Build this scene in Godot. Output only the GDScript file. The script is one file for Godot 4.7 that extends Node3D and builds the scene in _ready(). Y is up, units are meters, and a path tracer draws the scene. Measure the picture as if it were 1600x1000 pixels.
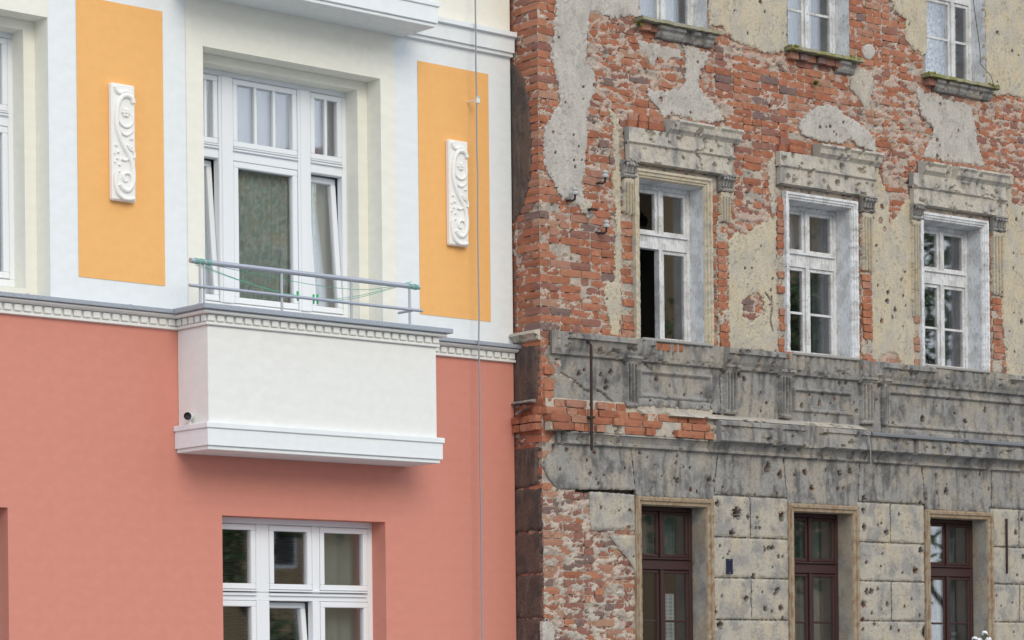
extends Node3D
# Two neighbouring town houses under an overcast sky: a freshly painted one and a war-scarred one.
# Facade frames: x along the facade, y up, z out of the wall; metres.

const FOCAL := 4100.0            # lens, in pixels of a 1600 x 1000 picture
const MID_X := 800.0
const HORIZON_Y := 1068.0
const ROLL := 0.0109996          # the camera leans by about 0.6 degrees
const EYE := 1.6
const TURN_A := 0.722624         # yaw of the painted facade
const TURN_B := 0.667666         # yaw of the scarred facade
const BASE_A := Vector3(0.0504, 0, -25.6782)
const BASE_B := Vector3(0.3223, 0, -25.3604)

var rng := RandomNumberGenerator.new()
var fine := FastNoiseLite.new()
var soft := FastNoiseLite.new()
var M := {}
var plaster_shapes: Array = []
var pits: Array = []
var house_a: Node3D
var house_b: Node3D
var side_b: Node3D

# ---------------------------------------------------------------- collecting faces
class Bag:
	var v := PackedVector3Array()
	var n := PackedVector3Array()
	var c := PackedColorArray()
	var i := PackedInt32Array()
	func vert(p: Vector3, nn: Vector3, col: Color) -> int:
		v.append(p); n.append(nn); c.append(col)
		return v.size() - 1
	func face(a: int, b: int, d: int) -> void:      # counter-clockwise seen from outside
		i.append(a); i.append(d); i.append(b)
	func quad(a: Vector3, b: Vector3, d: Vector3, e: Vector3, col := Color.WHITE) -> void:
		var nn := (b - a).cross(d - a)
		if nn.length_squared() < 1e-16:
			nn = (d - a).cross(e - a)
		nn = nn.normalized()
		var k := v.size()
		v.append(a); v.append(b); v.append(d); v.append(e)
		for q in 4:
			n.append(nn); c.append(col)
		i.append_array(PackedInt32Array([k, k + 2, k + 1, k, k + 3, k + 2]))
	func quad4(a: Vector3, b: Vector3, d: Vector3, e: Vector3, ca: Color, cb: Color, cd: Color, ce: Color) -> void:
		var k := v.size()
		quad(a, b, d, e)
		c[k] = ca
		c[k + 1] = cb
		c[k + 2] = cd
		c[k + 3] = ce
	func tri(a: Vector3, b: Vector3, d: Vector3, col := Color.WHITE) -> void:
		var nn := (b - a).cross(d - a).normalized()
		var k := v.size()
		v.append(a); v.append(b); v.append(d)
		for q in 3:
			n.append(nn); c.append(col)
		i.append_array(PackedInt32Array([k, k + 2, k + 1]))
	func box(a: Vector3, b: Vector3, bev := 0.0, col := Color.WHITE) -> void:
		# chamfered box
		var e := Vector3(bev, bev, bev)
		var s := b - a
		e = Vector3(minf(bev, s.x * 0.4), minf(bev, s.y * 0.4), minf(bev, s.z * 0.4))
		var g := func(sx: int, sy: int, sz: int, keep: int) -> Vector3:
			var p := Vector3(b.x if sx > 0 else a.x, b.y if sy > 0 else a.y, b.z if sz > 0 else a.z)
			if keep != 0: p.x -= sx * e.x
			if keep != 1: p.y -= sy * e.y
			if keep != 2: p.z -= sz * e.z
			return p
		for q in [-1, 1]:
			_f([g.call(q, -1, -1, 0), g.call(q, 1, -1, 0), g.call(q, 1, 1, 0), g.call(q, -1, 1, 0)], Vector3(q, 0, 0), col)
			_f([g.call(-1, q, -1, 1), g.call(1, q, -1, 1), g.call(1, q, 1, 1), g.call(-1, q, 1, 1)], Vector3(0, q, 0), col)
			_f([g.call(-1, -1, q, 2), g.call(1, -1, q, 2), g.call(1, 1, q, 2), g.call(-1, 1, q, 2)], Vector3(0, 0, q), col)
		if bev <= 0.0:
			return
		for q in [-1, 1]:
			for r in [-1, 1]:
				_f([g.call(q, r, -1, 0), g.call(q, r, 1, 0), g.call(q, r, 1, 1), g.call(q, r, -1, 1)], Vector3(q, r, 0), col)
				_f([g.call(q, -1, r, 0), g.call(q, 1, r, 0), g.call(q, 1, r, 2), g.call(q, -1, r, 2)], Vector3(q, 0, r), col)
				_f([g.call(-1, q, r, 1), g.call(1, q, r, 1), g.call(1, q, r, 2), g.call(-1, q, r, 2)], Vector3(0, q, r), col)
				for t in [-1, 1]:
					var p0: Vector3 = g.call(q, r, t, 0)
					var p1: Vector3 = g.call(q, r, t, 1)
					var p2: Vector3 = g.call(q, r, t, 2)
					if (p1 - p0).cross(p2 - p0).dot(Vector3(q, r, t)) < 0.0:
						tri(p0, p2, p1, col)
					else:
						tri(p0, p1, p2, col)
	func _f(p: Array, out: Vector3, col: Color) -> void:
		var a: Vector3 = p[0]
		var b: Vector3 = p[1]
		var d: Vector3 = p[2]
		if (b - a).cross(d - a).dot(out) < 0.0:
			quad(p[3], p[2], p[1], p[0], col)
		else:
			quad(p[0], p[1], p[2], p[3], col)
	func tube(path: PackedVector3Array, radius: float, sides := 8, col := Color.WHITE, end_radius := -1.0, closed := true) -> void:
		var m := path.size()
		var first := v.size()
		var up := Vector3.UP
		var last_x := Vector3.ZERO
		for k in m:
			var dir := (path[mini(k + 1, m - 1)] - path[maxi(k - 1, 0)]).normalized()
			var x: Vector3
			if last_x == Vector3.ZERO:
				x = dir.cross(up)
				if x.length() < 0.1: x = dir.cross(Vector3.RIGHT)
			else:
				x = last_x - dir * last_x.dot(dir)
			x = x.normalized()
			last_x = x
			var y := dir.cross(x)
			var r := radius if end_radius < 0.0 else lerpf(radius, end_radius, float(k) / maxf(1.0, m - 1))
			for q in sides:
				var an := TAU * q / sides
				var o := x * cos(an) + y * sin(an)
				vert(path[k] + o * r, o, col)
		for k in m - 1:
			for q in sides:
				var a := first + k * sides + q
				var b := first + k * sides + (q + 1) % sides
				face(a, b, b + sides)
				face(a, b + sides, a + sides)
		if closed:
			for e in [0, m - 1]:
				var dir := (path[0] - path[1]).normalized() if e == 0 else (path[m - 1] - path[m - 2]).normalized()
				var k0 := vert(path[e], dir, col)
				for q in sides:
					vert(v[first + e * sides + q], dir, col)
				for q in sides:
					if e == 0: face(k0, k0 + 1 + (q + 1) % sides, k0 + 1 + q)
					else: face(k0, k0 + 1 + q, k0 + 1 + (q + 1) % sides)
	func lathe(at: Vector3, axis: Vector3, prof: Array, sides := 14, col := Color.WHITE) -> void:
		# prof: [radius, along]
		axis = axis.normalized()
		var x := axis.cross(Vector3.UP)
		if x.length() < 0.1: x = axis.cross(Vector3.RIGHT)
		x = x.normalized()
		var y := axis.cross(x)
		for k in prof.size() - 1:
			for q in sides:
				var a0 := TAU * q / sides
				var a1 := TAU * (q + 1) / sides
				var o0 := x * cos(a0) + y * sin(a0)
				var o1 := x * cos(a1) + y * sin(a1)
				var p: Vector3 = at + axis * prof[k][1]
				var r: Vector3 = at + axis * prof[k + 1][1]
				quad(p + o0 * prof[k][0], p + o1 * prof[k][0], r + o1 * prof[k + 1][0], r + o0 * prof[k + 1][0], col)
	func add(other: Bag, t: Transform3D, tint := Color.WHITE) -> void:
		var k := v.size()
		for q in other.v.size():
			v.append(t * other.v[q])
			n.append((t.basis * other.n[q]).normalized())
			c.append(other.c[q] * tint)
		for q in other.i:
			i.append(q + k)
	func mesh() -> ArrayMesh:
		var arr := []
		arr.resize(Mesh.ARRAY_MAX)
		arr[Mesh.ARRAY_VERTEX] = v
		arr[Mesh.ARRAY_NORMAL] = n
		arr[Mesh.ARRAY_COLOR] = c
		arr[Mesh.ARRAY_INDEX] = i
		var m := ArrayMesh.new()
		m.add_surface_from_arrays(Mesh.PRIMITIVE_TRIANGLES, arr)
		return m

# ---------------------------------------------------------------- nodes
func part(parent: Node, called: String, bag: Bag, mat: Material, label := "") -> MeshInstance3D:
	var o := MeshInstance3D.new()
	o.name = called
	o.mesh = bag.mesh()
	o.material_override = mat
	parent.add_child(o, true)
	if label != "": o.set_meta("label", label)
	return o

func shared(parent: Node, called: String, mesh: Mesh, mat: Material, t: Transform3D) -> MeshInstance3D:
	var o := MeshInstance3D.new()
	o.name = called
	o.mesh = mesh
	o.material_override = mat
	parent.add_child(o, true)
	o.transform = t
	return o

func group(parent: Node, called: String, at := Vector3.ZERO, turn := 0.0) -> Node3D:
	var o := Node3D.new()
	o.name = called
	parent.add_child(o, true)
	o.position = at
	o.rotation.y = turn
	return o

var used_names := {}
func numbered(called: String) -> String:
	var k: int = used_names.get(called, 0)
	used_names[called] = k + 1
	return called if k == 0 else "%s_%03d" % [called, k]

func thing(called: String, label: String, category: String, at: Vector3, turn := 0.0, grp := "") -> Node3D:
	var o := Node3D.new()
	o.name = numbered(called)
	add_child(o)
	o.position = at
	o.rotation.y = turn
	o.set_meta("label", label)
	o.set_meta("category", category)
	if grp != "": o.set_meta("group", grp)
	return o

func on_a(u: float, v: float, w: float) -> Vector3:
	return BASE_A + Basis(Vector3.UP, TURN_A) * Vector3(u, v, w)

func on_b(u: float, v: float, w: float) -> Vector3:
	return BASE_B + Basis(Vector3.UP, TURN_B) * Vector3(u, v, w)

# ---------------------------------------------------------------- from a picture position to a place on a wall
func sight(px: float, py: float) -> Vector3:
	var x := px - MID_X
	var y := HORIZON_Y - py
	return Vector3(x * cos(ROLL) + y * sin(ROLL), -x * sin(ROLL) + y * cos(ROLL), -FOCAL)

func wall_point(base: Vector3, turn: float, px: float, py: float, w: float) -> Vector2:
	var b := Basis(Vector3.UP, turn)
	var nrm := b.z
	var eye := Vector3(0, EYE, 0)
	var r := sight(px, py)
	var t := (base + nrm * w - eye).dot(nrm) / r.dot(nrm)
	var p := eye + r * t - base
	return Vector2(p.dot(b.x), p.y)

func pa(px: float, py: float, w := 0.0) -> Vector2:
	return wall_point(BASE_A, TURN_A, px, py, w)

func pb(px: float, py: float, w := 0.0) -> Vector2:
	return wall_point(BASE_B, TURN_B, px, py, w)

func ps(px: float, py: float, w := 0.0) -> Vector2:     # flank of the scarred house
	return wall_point(BASE_B, TURN_B - PI / 2, px, py, w)

func trace_b(flat: Array, w := 0.0) -> PackedVector2Array:
	var out := PackedVector2Array()
	for k in range(0, flat.size(), 2):
		out.append(pb(flat[k], flat[k + 1], w))
	return out

func trace_s(flat: Array) -> PackedVector2Array:
	var out := PackedVector2Array()
	for k in range(0, flat.size(), 2):
		out.append(ps(flat[k], flat[k + 1]))
	return out

func rect(u0: float, v0: float, u1: float, v1: float) -> PackedVector2Array:
	return PackedVector2Array([Vector2(u0, v0), Vector2(u1, v0), Vector2(u1, v1), Vector2(u0, v1)])

func sdf(poly: PackedVector2Array, p: Vector2) -> float:
	var d := 1e9
	var inside := false
	var a := poly[poly.size() - 1]
	for b in poly:
		var e := a - b
		var q := p - b
		var t := clampf(q.dot(e) / maxf(e.dot(e), 1e-12), 0.0, 1.0)
		d = minf(d, (q - e * t).length_squared())
		if (b.y > p.y) != (a.y > p.y) and p.x < (a.x - b.x) * (p.y - b.y) / (a.y - b.y) + b.x:
			inside = not inside
		a = b
	return sqrt(d) if inside else -sqrt(d)

# ---------------------------------------------------------------- materials
func lin(r: float, g: float, b: float) -> Color:
	return Color(r, g, b).linear_to_srgb()

func noise_tex(freq: float, lo: float, hi: float, sd: int, as_normal := false, bump := 4.0, size := 512, oct := 5) -> NoiseTexture2D:
	var f := FastNoiseLite.new()
	f.noise_type = FastNoiseLite.TYPE_SIMPLEX
	f.seed = sd
	f.frequency = freq
	f.fractal_octaves = oct
	var t := NoiseTexture2D.new()
	t.width = size
	t.height = size
	t.seamless = true
	t.noise = f
	if as_normal:
		t.as_normal_map = true
		t.bump_strength = bump
	else:
		var g := Gradient.new()
		g.set_color(0, Color(lo, lo, lo))
		g.set_color(1, Color(hi, hi, hi))
		t.color_ramp = g
	return t

func mat(col: Color, rough := 0.85, tex: Texture2D = null, normal: Texture2D = null, scale := 1.0, nscale := 0.5, vc := false) -> StandardMaterial3D:
	var m := StandardMaterial3D.new()
	m.albedo_color = col
	m.roughness = rough
	m.metallic_specular = 0.4
	if vc: m.vertex_color_use_as_albedo = true
	if tex or normal:
		m.uv1_triplanar = true
		m.uv1_world_triplanar = true
		m.uv1_scale = Vector3(scale, scale, scale)
	if tex: m.albedo_texture = tex
	if normal:
		m.normal_enabled = true
		m.normal_texture = normal
		m.normal_scale = nscale
	return m

func glass(tint: Color, alpha: float, mirror: float) -> StandardMaterial3D:
	var m := StandardMaterial3D.new()
	m.albedo_color = Color(tint.r, tint.g, tint.b, alpha)
	m.transparency = BaseMaterial3D.TRANSPARENCY_ALPHA
	m.roughness = 0.02
	m.metallic = mirror
	m.metallic_specular = 0.5
	return m

func make_materials() -> void:
	var grain := noise_tex(0.05, 0.82, 1.0, 3)
	var cloud := noise_tex(0.008, 0.965, 1.0, 9)
	var grit := noise_tex(0.09, 0, 1, 5, true, 6.0)
	var coarse := noise_tex(0.04, 0, 1, 6, true, 8.0)
	var speck := noise_tex(0.06, 0.78, 1.0, 12)
	var flake := noise_tex(0.014, 0, 1, 21, false, 4.0, 512, 4)
	var fg := Gradient.new()
	fg.offsets = PackedFloat32Array([0.0, 0.15, 0.165, 0.22, 0.6, 1.0])
	fg.colors = PackedColorArray([lin(0.22, 0.19, 0.16), lin(0.30, 0.27, 0.23), lin(0.62, 0.61, 0.60), lin(0.86, 0.87, 0.88), lin(0.95, 0.96, 0.97), lin(1.0, 1.0, 1.0)])
	flake.color_ramp = fg
	M.salmon = mat(lin(0.645, 0.262, 0.20), 0.9, cloud, grit, 1.9, 0.12)
	M.white_wall = mat(lin(0.805, 0.838, 0.85), 0.9, cloud, grit, 1.9, 0.1)
	M.cream_wall = mat(lin(0.85, 0.835, 0.745), 0.9, cloud, grit, 1.9, 0.1)
	M.orange = mat(lin(0.88, 0.475, 0.17), 0.9, cloud, grit, 1.9, 0.14)
	M.stucco = mat(lin(0.80, 0.80, 0.77), 0.85, cloud, grit, 1.9, 0.1)
	M.plaque = mat(lin(0.84, 0.83, 0.80), 0.8, null, grit, 1.4, 0.2)
	M.zinc = mat(lin(0.45, 0.49, 0.55), 0.55, speck, null, 1.6)
	M.zinc.metallic = 0.15
	M.steel = mat(lin(0.42, 0.44, 0.49), 0.4)
	M.steel.metallic = 0.4
	M.cable = mat(lin(0.30, 0.31, 0.33), 0.5)
	M.upvc = mat(lin(0.80, 0.83, 0.87), 0.4)
	M.gasket = mat(lin(0.05, 0.05, 0.055), 0.7)
	M.plaster = mat(Color.WHITE, 0.95, speck, coarse, 2.2, 0.35, true)
	M.mortar = mat(Color.WHITE, 0.98, speck, coarse, 3.2, 0.5, true)
	M.brick_pile = mat(Color.WHITE, 0.95, speck, coarse, 3.0, 0.45, true)
	var tones := [[0.49, 0.195, 0.112], [0.455, 0.175, 0.098], [0.51, 0.22, 0.13], [0.40, 0.155, 0.09], [0.47, 0.24, 0.165], [0.34, 0.16, 0.12], [0.25, 0.165, 0.145], [0.49, 0.275, 0.185]]
	M.bricks = []
	M.tones = []
	for t in tones:
		M.tones.append(Color(t[0], t[1], t[2]))
		M.bricks.append(mat(lin(t[0], t[1], t[2]), 0.95, speck, coarse, 3.0, 0.45, true))
	M.old_white = mat(Color.WHITE, 0.7, flake, grit, 1.7, 0.2, true)
	M.old_white.uv1_scale = Vector3(4.5, 1.3, 4.5)
	M.brown_wood = mat(lin(0.064, 0.030, 0.027), 0.55, speck, grit, 2.5, 0.4)
	M.moss_board = mat(Color.WHITE, 0.95, speck, coarse, 3.0, 1.0, true)
	M.pane = glass(Color(0.10, 0.11, 0.12), 0.03, 0.0)
	M.pane_new = glass(Color(0.08, 0.09, 0.10), 0.02, 0.0)
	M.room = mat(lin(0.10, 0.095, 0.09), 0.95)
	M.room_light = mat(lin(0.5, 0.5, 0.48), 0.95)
	M.board = mat(lin(0.27, 0.19, 0.10), 0.9, speck, null, 1.0)
	M.sheer = mat(lin(0.30, 0.38, 0.35), 0.95, speck, null, 3.0)
	M.green_reflection = mat(lin(0.38, 0.46, 0.43), 0.95, speck, null, 3.0)
	M.pale_cloth = mat(lin(0.62, 0.66, 0.64), 0.95, speck, null, 3.0)
	M.net = mat(lin(0.55, 0.60, 0.70), 0.95, speck, null, 4.0)
	M.dark_curtain = mat(lin(0.11, 0.13, 0.16), 0.95, speck, null, 2.0)
	M.teal_curtain = mat(lin(0.22, 0.30, 0.31), 0.95, speck, null, 2.0)
	M.check = mat(Color.WHITE, 0.95, null, null, 1.0, 0.5, true)
	M.lace = mat(Color.WHITE, 0.95, null, null, 1.0, 0.5, true)
	M.slat = mat(lin(0.03, 0.032, 0.03), 0.6)
	M.iron = mat(lin(0.055, 0.035, 0.03), 0.85, speck, null, 4.0)
	M.porcelain = mat(lin(0.40, 0.40, 0.385), 0.3)
	M.green_cord = mat(lin(0.10, 0.42, 0.30), 0.6)
	M.green_peg = mat(lin(0.02, 0.50, 0.16), 0.4)
	M.black = mat(lin(0.015, 0.015, 0.017), 0.3)
	M.white_plastic = mat(lin(0.75, 0.75, 0.74), 0.4)
	M.enamel = mat(lin(0.016, 0.019, 0.05), 0.3, speck, null, 6.0)
	M.lead = mat(lin(0.22, 0.225, 0.235), 0.7, speck, coarse, 2.5, 0.6)
	M.bark = mat(lin(0.09, 0.07, 0.05), 0.95, speck, coarse, 3.0, 1.0)
	M.leaf = mat(Color.WHITE, 0.7, null, null, 1.0, 0.5, true)
	M.tan = mat(lin(0.46, 0.31, 0.17), 0.9, speck, null, 0.6)
	M.tile_roof = mat(lin(0.30, 0.11, 0.07), 0.9, speck, null, 1.5)
	M.pale_setts = mat(lin(0.30, 0.29, 0.275), 0.95, speck, coarse, 1.2, 0.7)  # unseen light setts, kept pale to bounce light up the facades
	M.paving = mat(lin(0.38, 0.37, 0.35), 0.95, speck, coarse, 1.2, 0.5)
	M.petal = mat(lin(0.82, 0.82, 0.84), 0.7)
	M.stem = mat(lin(0.10, 0.20, 0.05), 0.8)
	M.terracotta = mat(lin(0.36, 0.15, 0.08), 0.9)

# ---------------------------------------------------------------- shapes shared by both houses
func slab(bag: Bag, u0: float, v0: float, u1: float, v1: float, w0: float, w1: float, holes: Array, col := Color.WHITE) -> void:
	# a wall from depth w0 to its face w1 with rectangular openings [u0, v0, u1, v1]
	var us := [u0, u1]
	var vs := [v0, v1]
	for h in holes:
		for q in [h[0], h[2]]:
			if q > u0 and q < u1 and not us.has(q): us.append(q)
		for q in [h[1], h[3]]:
			if q > v0 and q < v1 and not vs.has(q): vs.append(q)
	us.sort()
	vs.sort()
	for a in us.size() - 1:
		for b in vs.size() - 1:
			var cu: float = (us[a] + us[a + 1]) / 2
			var cv: float = (vs[b] + vs[b + 1]) / 2
			var open := false
			for h in holes:
				if cu > h[0] and cu < h[2] and cv > h[1] and cv < h[3]: open = true
			if open: continue
			var x0: float = us[a]
			var x1: float = us[a + 1]
			var y0: float = vs[b]
			var y1: float = vs[b + 1]
			bag.quad(Vector3(x0, y0, w1), Vector3(x1, y0, w1), Vector3(x1, y1, w1), Vector3(x0, y1, w1), col)
			bag.quad(Vector3(x1, y0, w0), Vector3(x0, y0, w0), Vector3(x0, y1, w0), Vector3(x1, y1, w0), col)
	for h in holes:
		var x0: float = maxf(h[0], u0)
		var y0: float = maxf(h[1], v0)
		var x1: float = minf(h[2], u1)
		var y1: float = minf(h[3], v1)
		bag.quad(Vector3(x0, y0, w1), Vector3(x0, y1, w1), Vector3(x0, y1, w0), Vector3(x0, y0, w0), col)
		bag.quad(Vector3(x1, y0, w0), Vector3(x1, y1, w0), Vector3(x1, y1, w1), Vector3(x1, y0, w1), col)
		bag.quad(Vector3(x0, y1, w1), Vector3(x1, y1, w1), Vector3(x1, y1, w0), Vector3(x0, y1, w0), col)
		bag.quad(Vector3(x0, y0, w0), Vector3(x1, y0, w0), Vector3(x1, y0, w1), Vector3(x0, y0, w1), col)
	bag.quad(Vector3(u1, v0, w1), Vector3(u1, v0, w0), Vector3(u1, v1, w0), Vector3(u1, v1, w1), col)
	bag.quad(Vector3(u0, v0, w0), Vector3(u0, v0, w1), Vector3(u0, v1, w1), Vector3(u0, v1, w0), col)
	bag.quad(Vector3(u0, v1, w1), Vector3(u1, v1, w1), Vector3(u1, v1, w0), Vector3(u0, v1, w0), col)
	bag.quad(Vector3(u0, v0, w0), Vector3(u1, v0, w0), Vector3(u1, v0, w1), Vector3(u0, v0, w1), col)

func bars(bag: Bag, u0: float, v0: float, u1: float, v1: float, w0: float, w1: float, fw: float, bev := 0.006, col := Color.WHITE) -> void:
	bag.box(Vector3(u0, v0, w0), Vector3(u1, v0 + fw, w1), bev, col)
	bag.box(Vector3(u0, v1 - fw, w0), Vector3(u1, v1, w1), bev, col)
	bag.box(Vector3(u0, v0 + fw, w0), Vector3(u0 + fw, v1 - fw, w1), bev, col)
	bag.box(Vector3(u1 - fw, v0 + fw, w0), Vector3(u1, v1 - fw, w1), bev, col)

func sheet(bag: Bag, u0: float, v0: float, u1: float, v1: float, w: float, col := Color.WHITE) -> void:
	bag.quad(Vector3(u0, v0, w), Vector3(u1, v0, w), Vector3(u1, v1, w), Vector3(u0, v1, w), col)

func pane(parent: Node, u0: float, v0: float, u1: float, v1: float, w: float, sheets: int, m: Material) -> void:
	# glazing of several sheets of glass, each with its two faces
	var b := Bag.new()
	for k in sheets:
		var z := w - k * 0.012
		sheet(b, u0, v0, u1, v1, z)
		b.quad(Vector3(u1, v0, z - 0.004), Vector3(u0, v0, z - 0.004), Vector3(u0, v1, z - 0.004), Vector3(u1, v1, z - 0.004))
	part(parent, "pane", b, m)

func room(house: Node3D, u0: float, v0: float, u1: float, v1: float, w: float, deep: float, m: Material) -> void:
	# the room behind a window: floor, ceiling, back and side walls
	var b := Bag.new()
	var z := w - deep
	b.quad(Vector3(u0, v0, z), Vector3(u1, v0, z), Vector3(u1, v1, z), Vector3(u0, v1, z))
	b.quad(Vector3(u0, v0, w), Vector3(u0, v0, z), Vector3(u0, v1, z), Vector3(u0, v1, w))
	b.quad(Vector3(u1, v0, z), Vector3(u1, v0, w), Vector3(u1, v1, w), Vector3(u1, v1, z))
	b.quad(Vector3(u0, v0, w), Vector3(u1, v0, w), Vector3(u1, v0, z), Vector3(u0, v0, z))
	b.quad(Vector3(u0, v1, z), Vector3(u1, v1, z), Vector3(u1, v1, w), Vector3(u0, v1, w))
	# outer skin, so that the walls have thickness and no daylight comes from behind
	var t := 0.1
	b.box(Vector3(u0 - t, v0 - t, z - t), Vector3(u1 + t, v1 + t, z - 0.01))
	b.box(Vector3(u0 - t, v0 - t, z), Vector3(u0 - 0.01, v1 + t, w))
	b.box(Vector3(u1 + 0.01, v0 - t, z), Vector3(u1 + t, v1 + t, w))
	b.box(Vector3(u0, v0 - t, z), Vector3(u1, v0 - 0.01, w))
	b.box(Vector3(u0, v1 + 0.01, z), Vector3(u1, v1 + t, w))
	part(house, "room", b, m)

func drape(bag: Bag, u0: float, u1: float, v0: float, v1: float, w: float, fold: float, waves: float, shade: Callable) -> void:
	# a hanging cloth with folds
	var nu := int(maxf(48.0, waves * 8))
	var nv := 90
	var first := bag.v.size()
	for j in nv + 1:
		var v := lerpf(v0, v1, float(j) / nv)
		for k in nu + 1:
			var s := float(k) / nu
			var ph := s * waves * TAU + sin(v * 2.3 + s * 5.0) * 0.5
			var u := lerpf(u0, u1, s)
			var dz := cos(ph) * fold * TAU * waves / (u1 - u0)
			bag.vert(Vector3(u, v, w + sin(ph) * fold), Vector3(-dz, 0, 1).normalized(), shade.call(u, v))
	for j in nv:
		for k in nu:
			var a := first + j * (nu + 1) + k
			bag.face(a, a + 1, a + nu + 2)
			bag.face(a, a + nu + 2, a + nu + 1)

func no_relief(_u: float, _v: float) -> float:
	return 0.0

func plain(_u: float, _v: float) -> Color:
	return Color.WHITE

# ---- weathered plaster: colour of the material at a place on the wall
func dirt(u: float, v: float, kind: String) -> Color:
	var a := soft.get_noise_2d(u * 1.6, v * 1.6) * 0.5 + 0.5
	var b := soft.get_noise_2d(u * 3.0 + 31.0, v * 2.6 - 7.0) * 0.5 + 0.5
	var s := soft.get_noise_2d(u * 7.0 + 90.0, v * 1.5) * 0.5 + 0.5
	var g := fine.get_noise_2d(u * 55.0, v * 45.0) * 0.3 + fine.get_noise_2d(u * 21.0, v * 17.0) * 0.2 + 0.5
	var c: Color
	match kind:
		"cement":
			c = Color(0.62, 0.575, 0.515).lerp(Color(0.54, 0.50, 0.45), smoothstep(0.4, 0.75, b))
			c = c.lerp(Color(0.69, 0.645, 0.58), smoothstep(0.55, 0.8, s) * 0.6)
		"soot":
			c = Color(0.38, 0.365, 0.345).lerp(Color(0.19, 0.186, 0.184), smoothstep(0.34, 0.68, b * 0.65 + s * 0.35))
			c = c.lerp(Color(0.52, 0.465, 0.385), smoothstep(0.46, 0.66, a * 0.5 + b * 0.5) * 0.7)
			c = c.lerp(Color(0.13, 0.126, 0.123), smoothstep(0.55, 0.85, s) * 0.5)
		"block":
			c = Color(0.56, 0.51, 0.425).lerp(Color(0.44, 0.415, 0.38), smoothstep(0.34, 0.62, a * 0.4 + b * 0.6))
			c = c.lerp(Color(0.66, 0.55, 0.385), smoothstep(0.48, 0.70, s * 0.5 + a * 0.5) * 0.6)
			c = c.lerp(Color(0.33, 0.315, 0.30), smoothstep(0.52, 0.82, b) * 0.6)
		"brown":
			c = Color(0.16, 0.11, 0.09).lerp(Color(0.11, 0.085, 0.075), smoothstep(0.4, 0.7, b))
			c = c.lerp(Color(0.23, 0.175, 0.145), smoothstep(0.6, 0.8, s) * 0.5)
		"hood":
			c = Color(0.66, 0.60, 0.505).lerp(Color(0.52, 0.487, 0.44), smoothstep(0.42, 0.66, b * 0.6 + s * 0.4))
			c = c.lerp(Color(0.25, 0.24, 0.23), smoothstep(0.58, 0.76, s * 0.5 + b * 0.5) * 0.65)
		"scratch":
			c = Color(0.63, 0.56, 0.46).lerp(Color(0.51, 0.465, 0.40), smoothstep(0.4, 0.7, b))
		_:
			c = Color(0.66, 0.58, 0.44).lerp(Color(0.58, 0.525, 0.43), smoothstep(0.40, 0.65, b))
			c = c.lerp(Color(0.70, 0.58, 0.385), smoothstep(0.48, 0.7, s * 0.5 + a * 0.5) * 0.75)
			c = c.lerp(Color(0.46, 0.425, 0.37), smoothstep(0.62, 0.85, s) * 0.45)
	# grime in small clouds and specks
	var d := soft.get_noise_2d(u * 14.0 - 50.0, v * 14.0 + 12.0) * 0.5 + 0.5
	var e := soft.get_noise_2d(u * 3.1 + 17.0, v * 3.1) * 0.5 + 0.5
	c = c.lerp(c * 0.62, smoothstep(0.55, 0.80, d) * smoothstep(0.35, 0.7, e) * 0.8)
	if kind != "brown": c = c.lerp(Color(0.60, 0.56, 0.49), smoothstep(0.64, 0.85, 1.0 - d) * smoothstep(0.6, 0.35, e) * 0.4)
	c = c * lerpf(0.78, 1.14, clampf(g, 0.0, 1.0))
	c.a = 1.0
	return c

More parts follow.
